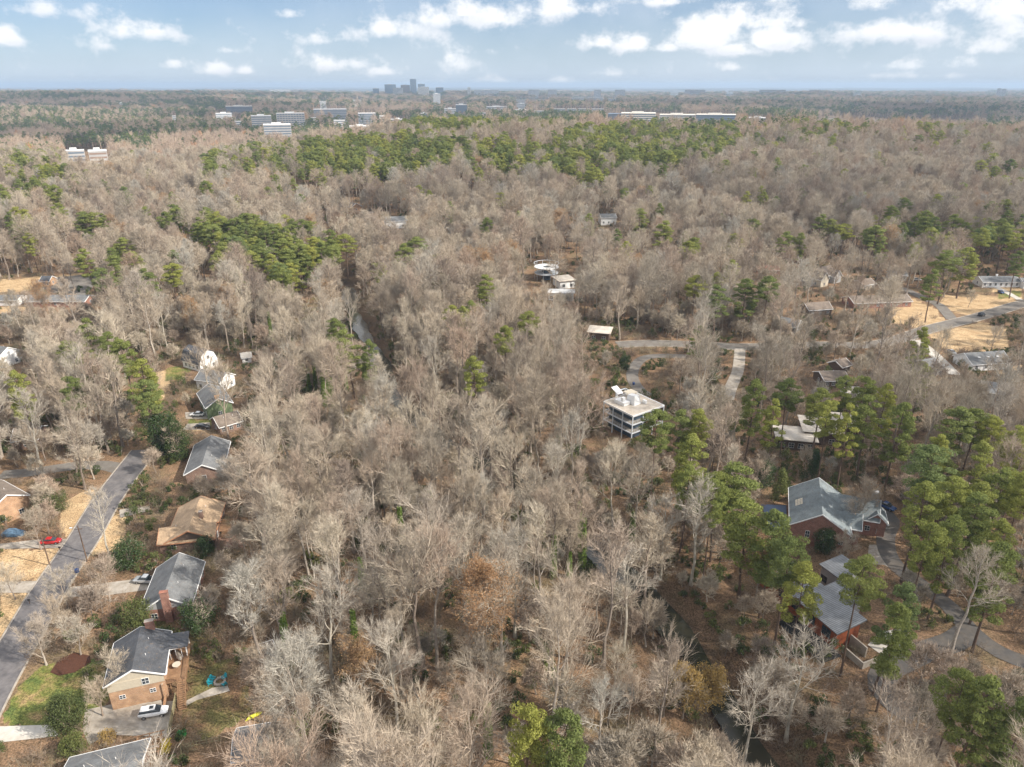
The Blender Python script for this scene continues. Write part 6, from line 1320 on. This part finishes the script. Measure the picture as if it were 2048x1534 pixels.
# ---- labels that say which tree
ZONES = [([(-400, 0), (2500, 0), (2500, 345), (-400, 345)], 'on the far ridge'), ([(-400, 345), (560, 345), (560, 640), (-400, 640)], 'beyond the left ranch houses'), ([(560, 345), (1250, 345), (1250, 520), (560, 520)], 'beyond the ring pavilion'),
         ([(1250, 345), (2500, 345), (2500, 560), (1250, 560)], 'beyond the right-hand houses'), ([(-400, 640), (380, 640), (330, 930), (-400, 960)], 'above the street end'), ([(380, 520), (700, 520), (800, 820), (480, 900)], 'left of the upper creek'),
         ([(700, 520), (1250, 520), (1250, 760), (800, 820)], 'between creek and ring pavilion'), ([(1250, 560), (1800, 560), (1800, 900), (1250, 900)], 'around the curved driveway'), ([(1800, 560), (2500, 560), (2500, 900), (1800, 900)], 'around the right-hand road'),
         ([(1480, 900), (2500, 900), (2500, 1150), (1480, 1150)], 'around the grey-green roofed house'), ([(1480, 1150), (2500, 1150), (2500, 1900), (1480, 1900)], 'by the dark driveways'), ([(-400, 930), (480, 900), (480, 1130), (-400, 1130)], 'around the tan-roofed house'),
         ([(-400, 1130), (520, 1130), (520, 1900), (-400, 1900)], 'among the lowest street houses'), ([(480, 880), (900, 880), (900, 1130), (480, 1130)], 'right of the tan-roofed house'), ([(900, 760), (1480, 760), (1480, 1130), (900, 1130)], 'below the steel-framed house'),
         ([(520, 1130), (900, 1130), (900, 1330), (520, 1330)], 'left of the orange-tan tree'), ([(900, 1130), (1480, 1130), (1480, 1330), (900, 1330)], 'right of the orange-tan tree'), ([(520, 1330), (900, 1330), (900, 1900), (520, 1900)], 'at the bottom left of centre'), ([(900, 1330), (1480, 1330), (1480, 1900), (900, 1900)], 'at the bottom right of centre')]
KIND = dict(bare=('bare_tree', 'bare tree', 'tree'), pine=('pine_tree', 'green-crowned pine', 'pine tree'), ivy=('ivy_clad_tree', 'ivy-clad bare tree', 'tree'), small=('ornamental_tree', 'small low bare tree', 'tree'), sycamore=('sycamore_tree', 'pale tree', 'tree'), tan=('tan_leaved_tree', 'leafy tree', 'tree'), bush=('evergreen_shrub', 'evergreen', 'evergreen'))
for t in TREES:
    a, b, _ = project(t['x'], t['y'], t['z'] + (12 if t['kind'] != 'small' else 3)); t['p'] = (float(a), float(b))
used = set(t['label'] for t in TREES if t['label'])
for (lx, ly, ph) in LAND:
    for kind in ('bare', 'pine', 'small'):
        for dname, f in (('just left of', lambda dx, dy: dx < 0 and abs(dx) > abs(dy)), ('just right of', lambda dx, dy: dx > 0 and abs(dx) > abs(dy)), ('just behind', lambda dx, dy: dy < 0 and abs(dy) >= abs(dx)), ('just in front of', lambda dx, dy: dy > 0 and abs(dy) >= abs(dx))):
            best = None
            for t in TREES:
                if t['kind'] != kind: continue
                dx, dy = t['p'][0] - lx, t['p'][1] - ly; d = math.hypot(dx, dy)
                if 8 < d < 130 and f(dx, dy) and (best is None or d < best[0]): best = (d, t)
            if best and not best[1]['label']:
                lb = '%s %s %s' % (KIND[kind][1], dname, ph)
                if lb not in used: best[1]['label'] = lb; used.add(lb)
for t in TREES:
    nm, ph, cat = KIND[t['kind']]
    if not t['name']: t['name'] = nm
    if t['label']: 
        if t['kind'] in ('bare', 'pine'): t['grp'] = {'bare': 'bare trees of the woods', 'pine': 'pines among the woods'}[t['kind']]
    else:
        z = next((zn for poly, zn in ZONES if bool(inpoly(np.array([t['p'][0]]), np.array([t['p'][1]]), poly)[0])), 'at the edge of the picture')
        g = ''
        if t['kind'] == 'bare':
            k = int(t['ms'][0].name.split('_')[1]); g = {0: 'broad', 1: 'tall slender', 2: 'spreading', 3: 'narrow upright', 4: 'low-branched', 5: 'tall broad', 6: 'shorter', 7: 'dense-crowned', 8: 'high-crowned', 9: 'slight', 10: 'towering', 11: 'wide low-forked'}[k] + ' '
        if t['kind'] == 'pine':
            k = int(t['ms'][0].name.split('_')[1]); g = ('round-topped ', 'slim ', 'wide-topped ', 'pointed ', 'deep-crowned ')[k]
        t['zone'] = (g + ph, z, t['kind'])
ORD = ['leftmost', 'second from the left', 'third from the left', 'fourth from the left', 'fifth from the left', 'sixth from the left', 'seventh from the left', 'eighth from the left']
zg = {}
for t in TREES:
    if t.get('zone'): zg.setdefault(t['zone'], []).append(t)
for (gp, z, kd), ts in zg.items():
    ts.sort(key=lambda t: t['p'][1]); n = len(ts); nb = max(1, math.ceil(n / 6)); bands = [['']] if nb == 1 else None
    nm = {1: [''], 2: ['farther ', 'nearer '], 3: ['far ', 'middle ', 'near ']}.get(nb, ['farthest ', 'farther ', 'nearer ', 'nearest '])
    per = math.ceil(n / len(nm))
    for j, q in enumerate(nm):
        g = sorted(ts[j * per:(j + 1) * per], key=lambda t: t['p'][0])
        for k, t in enumerate(g):
            o = '' if len(g) == 1 else ORD[min(k, 7)]; t['label'] = (q + gp + ' ' + z + (', ' + o if o else '')).strip(); t['grp'] = gp + ' ' + z
for t in TREES:
    rt = empty(t['name'], (t['x'], t['y'], t['z'])); rt.rotation_euler = (t['tilt'][0], t['tilt'][1], t['rz']); rt.scale = (t['s'] * t['sw'], t['s'] * t['sw'], t['s'])
    tag(rt, t['label'], KIND[t['kind']][2], t['grp'])
    pn = ['trunk', 'crown', 'ivy' if t['kind'] == 'ivy' else 'leaves']
    for k, me in enumerate(t['ms']): link(pn[k], me, rt)

# ---- instanced woods
LIB = bpy.data.collections.new('wood_library')
def lib(name, items):
    c = bpy.data.collections.new(name)
    for i, me in enumerate(items): o = bpy.data.objects.new('%s_%02d' % (name, i), me); c.objects.link(o)
    return c
def joined(bufs, mats, name):
    b = Buf()
    for i, q in enumerate(bufs):
        off = b.n
        for v, f, m in zip(q.v, q.f, q.m): pass
        base = 0
        for v, f, m in zip(q.v, q.f, q.m): b.v.append(v); b.f.append(f + off); b.m.append(np.full(len(f), i)); b.n += len(v)
    return b.mesh(name, mats)
def stuff(name, X, Y, Z, idx, scale, coll, label, tilt=.04, wide=1.0):
    me = bpy.data.meshes.new(name); n = len(X); me.vertices.add(n); me.vertices.foreach_set('co', np.stack([X, Y, Z], -1).astype(np.float32).ravel())
    a = me.attributes.new('pick', 'INT', 'POINT'); a.data.foreach_set('value', idx.astype(np.int32))
    a = me.attributes.new('size', 'FLOAT_VECTOR', 'POINT'); sx = scale * wide * RNG.uniform(.85, 1.2, n); a.data.foreach_set('vector', np.stack([sx, sx, scale], -1).astype(np.float32).ravel())
    a = me.attributes.new('turn', 'FLOAT_VECTOR', 'POINT'); a.data.foreach_set('vector', np.stack([RNG.uniform(-tilt, tilt, n), RNG.uniform(-tilt, tilt, n), RNG.uniform(0, 6.283, n)], -1).astype(np.float32).ravel())
    o = link(name, me); tag(o, label, None, None, 'stuff')
    ng = bpy.data.node_groups.new(name, 'GeometryNodeTree'); ng.interface.new_socket('Geometry', in_out='INPUT', socket_type='NodeSocketGeometry'); ng.interface.new_socket('Geometry', in_out='OUTPUT', socket_type='NodeSocketGeometry')
    gi = ng.nodes.new('NodeGroupInput'); go = ng.nodes.new('NodeGroupOutput'); ci = ng.nodes.new('GeometryNodeCollectionInfo'); ci.inputs['Collection'].default_value = coll; ci.inputs['Separate Children'].default_value = True; ci.inputs['Reset Children'].default_value = True
    ip = ng.nodes.new('GeometryNodeInstanceOnPoints'); ip.inputs['Pick Instance'].default_value = True
    def attr(nm, ty): q = ng.nodes.new('GeometryNodeInputNamedAttribute'); q.data_type = ty; q.inputs['Name'].default_value = nm; return q.outputs['Attribute']
    L = ng.links.new; L(gi.outputs[0], ip.inputs['Points']); L(ci.outputs[0], ip.inputs['Instance']); L(attr('pick', 'INT'), ip.inputs['Instance Index']); L(attr('turn', 'FLOAT_VECTOR'), ip.inputs['Rotation']); L(attr('size', 'FLOAT_VECTOR'), ip.inputs['Scale']); L(ip.outputs[0], go.inputs[0])
    md = o.modifiers.new('woods', 'NODES'); md.node_group = ng; return o
hw_near = [joined(hardwood(500 + i, detail=2, **p), ('bark', 'twigs'), 'wood_bare') for i, p in enumerate(HWP[:6])]
hw_mid = [joined(hardwood(520 + i, detail=1, **p), ('bark', 'twigs'), 'wood_bare_mid') for i, p in enumerate([{**q, 'dome': None} for q in HWP[:8]])]
tan_mid = [joined(hardwood(540, 20, 5.0, .3, detail=2, leaf=.7), ('bark', 'twigs', 'leaf_brown'), 'wood_tan')]
hw_far = [joined(hardwood(560 + i, detail=0, **p), ('far_twigs', 'far_twigs'), 'wood_bare_far') for i, p in enumerate(HWP[:6])]
pn_near = [joined(pine(580 + i, detail=2, **p), ('bark_pine', 'needles'), 'wood_pine') for i, p in enumerate(PINEP[:3])]
pn_mid = [joined(pine(600 + i, detail=1, **p), ('bark_pine', 'needles'), 'wood_pine_mid') for i, p in enumerate(PINEP)]
pn_far = [joined(pine(620 + i, detail=0, **p), ('bark_pine', 'far_needles'), 'wood_pine_far') for i, p in enumerate(PINEP)]
cb = lib('bare_library', hw_near + hw_mid + tan_mid + hw_far); cpn = lib('pine_library', pn_near + pn_mid + pn_far)
def widen(cell): return np.where(cell > 40, 3.2, np.where(cell > 20, 1.7, np.where(cell > 12, 1.15, 1.0)))
def clump(bufs, cell):   # far cells are wider than one crown: scale up a little
    return np.where(cell > 40, 1.3, np.where(cell > 20, 1.2, np.where(cell > 12, 1.1, 1.0)))
m = ~own_set; X, Y, Z, cc = bx[m], by[m], bz[m], bc[m]; n = len(X); r = RNG.random(n)
near = Y < 300; mid = (Y >= 300) & (Y < 900); idx = np.where(near, (r * 6).astype(int), np.where(mid, 6 + (r * 8).astype(int), 15 + (r * 6).astype(int)))
idx = np.where((Y < 700) & (RNG.random(n) < .04), 14, idx)
stuff('bare_woods', X, Y, Z - .1, idx, (np.where(RNG.random(n) < .25, RNG.uniform(.5, .75, n), RNG.uniform(.8, 1.12, n))) * (1 + .22 * vnoise(X, Y, 90, 31)) * clump(None, cc), cb, 'grey-brown leafless woods stretching away to the horizon', wide=widen(cc))
m = ~ownp_set; X, Y, Z, cc = px_[m], py_[m], pz_[m], pc_[m]; n = len(X); r = RNG.random(n)
near = Y < 330; mid = (Y >= 330) & (Y < 1000); idx = np.where(near, (r * 3).astype(int), np.where(mid, 3 + (r * 5).astype(int), 8 + (r * 5).astype(int)))
stuff('pine_woods', X, Y, Z - .1, idx, RNG.uniform(.8, 1.08, n) * clump(None, cc), cpn, 'green pine woods on the far ridge and beyond', wide=widen(cc))
# ---- undergrowth: saplings, brush and evergreen scrub nobody could count
und = [brush(700 + i, h=(2.4, 3.4, 1.6, 4.5)[i], r=(1.8, 2.2, 1.6, 2.0)[i], n=(260, 320, 220, 340)[i], w=.04).mesh('brush', ['brush']) for i in range(4)]
und += [joined(hardwood(720 + i, h=(6, 9)[i], spread=(1.9, 2.6)[i], first=.2, nl=8, detail=1), ('bark', 'twigs'), 'sapling') for i in range(2)]
und += [joined(bush(740 + i, (2.2, 3.2)[i], (1.5, 2.0)[i], 420, .2, 4), ('bark', 'leaf_bush'), 'scrub') for i in range(2)]
cu = lib('undergrowth_library', und)
Xs, Ys, Ix = [], [], []
for (y0, y1, cell) in ((55, 330, 2.6), (330, 620, 5.0)):
    X, Y = scatter(y0, y1, cell); Z = H(X, Y); px, py, _ = project(X, Y, Z); ok = (px > -60) & (px < 2110) & (py < 1700) & (creek_dist(X, Y) > 3.2)
    for fx, fy, fr in FOOT: ok &= np.hypot(X - fx, Y - fy) > fr * .92
    for polys in (GREEN, STRAW, YARD[:1]):
        for p in polys: ok &= ~(inpoly(px, py, p) & (RNG.random(len(X)) > .02))
    for P, hw in ROADS:
        Q = P[::2]
        for a in range(0, len(Q), 60):
            q = Q[a:a + 60]; ii = np.where(ok & (np.abs(X - q[:, 0].mean()) < 250) & (np.abs(Y - q[:, 1].mean()) < 250))[0]
            if len(ii): d = np.hypot(X[ii, None] - q[None, :, 0], Y[ii, None] - q[None, :, 1]).min(1); ok[ii[d < hw + 1.3]] = False
    for poly in ([(205, 1400), (360, 1395), (345, 1482), (160, 1495)], [(-60, 1445), (130, 1440), (130, 1500), (-60, 1500)], [(120, 1165), (315, 1150), (315, 1198), (120, 1200)], [(-20, 1078), (150, 1070), (145, 1105), (-20, 1105)], [(360, 815), (440, 815), (440, 865), (360, 865)], [(1725, 1250), (1840, 1250), (1840, 1325), (1725, 1325)],
                 [(1715, 1085), (1800, 1085), (1800, 1150), (1715, 1135)], [(1515, 1000), (1580, 1000), (1580, 1068), (1530, 1068)], [(1570, 1095), (1590, 1095), (1590, 1100)], [(365, 1365), (470, 1365), (470, 1415), (365, 1415)]): ok &= ~inpoly(px, py, poly)
    ok &= RNG.random(len(X)) < .75 + .35 * vnoise(X, Y, 40, 9)
    X, Y = X[ok], Y[ok]; n = len(X); gv = vnoise(X, Y, 55, 3); r = RNG.random(n)
    ix = np.where(r < .55, (RNG.random(n) * 4).astype(int), np.where(r < .70, 4 + (RNG.random(n) * 2).astype(int), 6 + (RNG.random(n) * 2).astype(int))); ix = np.where((ix >= 6) & (gv < -.25), 1, ix); ix = np.where((gv > .35) & (r < .35), 6, ix)
    tall = (ix == 4) | (ix == 5) | (ix == 3); bad = np.zeros(n, bool)
    for f in (3, 6.5):
        for o in (-1.5, 1.5):
            px, py, _ = project(X + o, Y, H(X, Y) + f)
            for poly, keepp in OPEN: bad |= inpoly(px, py, poly)
    ix = np.where(tall & bad, 2, ix); Xs.append(X); Ys.append(Y); Ix.append(ix)
X, Y, ix = map(np.concatenate, (Xs, Ys, Ix)); stuff('undergrowth', X, Y, H(X, Y), ix, RNG.uniform(.6, 1.3, len(X)), cu, 'brown brush, saplings and evergreen scrub under the bare trees')
print('trees', len(TREES), 'bare stuff', len(bx) - len(own), 'pine stuff', len(px_) - len(ownp), 'undergrowth', len(X))

# ------------------------------------------------------------------ haze
hb = Buf(); hb.box(-30000, 30000, -200, 35000, -60, 158); hz = link('haze', hb.mesh('haze', [])); tag(hz, None, None, None, 'stuff')
m = bpy.data.materials.new('haze'); m.use_nodes = True; nt = m.node_tree; nt.nodes.clear(); o = nt.nodes.new('ShaderNodeOutputMaterial'); v = nt.nodes.new('ShaderNodeVolumePrincipled')
v.inputs['Color'].default_value = (.60, .77, .98, 1); v.inputs['Density'].default_value = 8.5e-5; v.inputs['Anisotropy'].default_value = .1; nt.links.new(v.outputs[0], o.inputs['Volume']); hz.data.materials.append(m)

# ------------------------------------------------------------------ unseen clouds, added out of view to throw shade on the woods
m = bpy.data.materials.new('cloud'); m.use_nodes = True; nt = m.node_tree; nt.nodes.clear(); N = NT(nt); o = N.n('ShaderNodeOutputMaterial'); df = N.n('ShaderNodeBsdfDiffuse'); df.inputs[0].default_value = (.9, .9, .9, 1); tr = N.n('ShaderNodeBsdfTransparent'); mx = N.n('ShaderNodeMixShader'); mx.inputs[0].default_value = .18
N.l(tr.outputs[0], mx.inputs[1]); N.l(df.outputs[0], mx.inputs[2]); N.l(mx.outputs[0], o.inputs[0]); MAT['cloud'] = m
m2 = m.copy(); m2.name = 'cloud_dense'; MAT['cloud_dense'] = m2
for q in m2.node_tree.nodes:
    if q.type == 'MIX_SHADER': q.inputs[0].default_value = .36
def cloud(cx, cy, rx, ry, seed, mt='cloud'):
    """its shade falls on the ground round (cx, cy)"""
    rg = np.random.default_rng(seed); alt = 1150.; ox, oy = sd.x / sd.z * alt, sd.y / sd.z * alt; nu, nv = 96, 24
    th = np.arange(nu) * 2 * math.pi / nu; ph = np.linspace(.02, math.pi - .02, nv); T, Q = np.meshgrid(th, ph); x, y, z = np.sin(Q) * np.cos(T), np.sin(Q) * np.sin(T), np.cos(Q)
    r = 1 + sum(rg.normal(0, .35 / k) * np.sin(k * T + rg.uniform(0, 6.28) + .8 * k * z) for k in range(2, 14)); r = r * (1 + .12 * np.sin(7 * x + 5 * y + rg.uniform(0, 6)) * np.sin(9 * y + 6 * z))
    V = np.stack([x * r * rx, y * r * ry, np.maximum(z, -.25) * r * min(rx, ry) * .4], -1).reshape(-1, 3); i = np.arange(nv - 1)[:, None] * nu + np.arange(nu)[None, :]; j = np.arange(nv - 1)[:, None] * nu + (np.arange(nu)[None, :] + 1) % nu
    b = Buf(); b.add(V, np.stack([i, i + nu, j + nu, j], -1).reshape(-1, 4)); o = link('cloud', b.mesh('cloud', [mt])); o.location = (cx + ox, cy + oy, alt); tag(o, 'unseen cloud added out of view to shade the woods', None, None, 'stuff')
for k, (px, py, rx, ry) in enumerate([(1700, 470, 90, 50), (1400, 400, 90, 45), (1760, 1310, 40, 34), (820, 420, 70, 35), (1500, 830, 50, 36)]):
    p = world(px, py); cloud(p.x, p.y, rx, ry, 60 + k)
for k, (x, y, rx, ry) in enumerate([(-1000, 1650, 520, 330), (-300, 2500, 800, 380), (1500, 2300, 500, 260), (-1900, 3500, 900, 550), (1900, 3200, 900, 600), (300, 4200, 1300, 600), (2800, 5600, 1200, 600), (-2800, 5400, 1300, 700), (0, 6300, 1400, 600)]): cloud(x, y, rx, ry, 80 + k, 'cloud_dense')
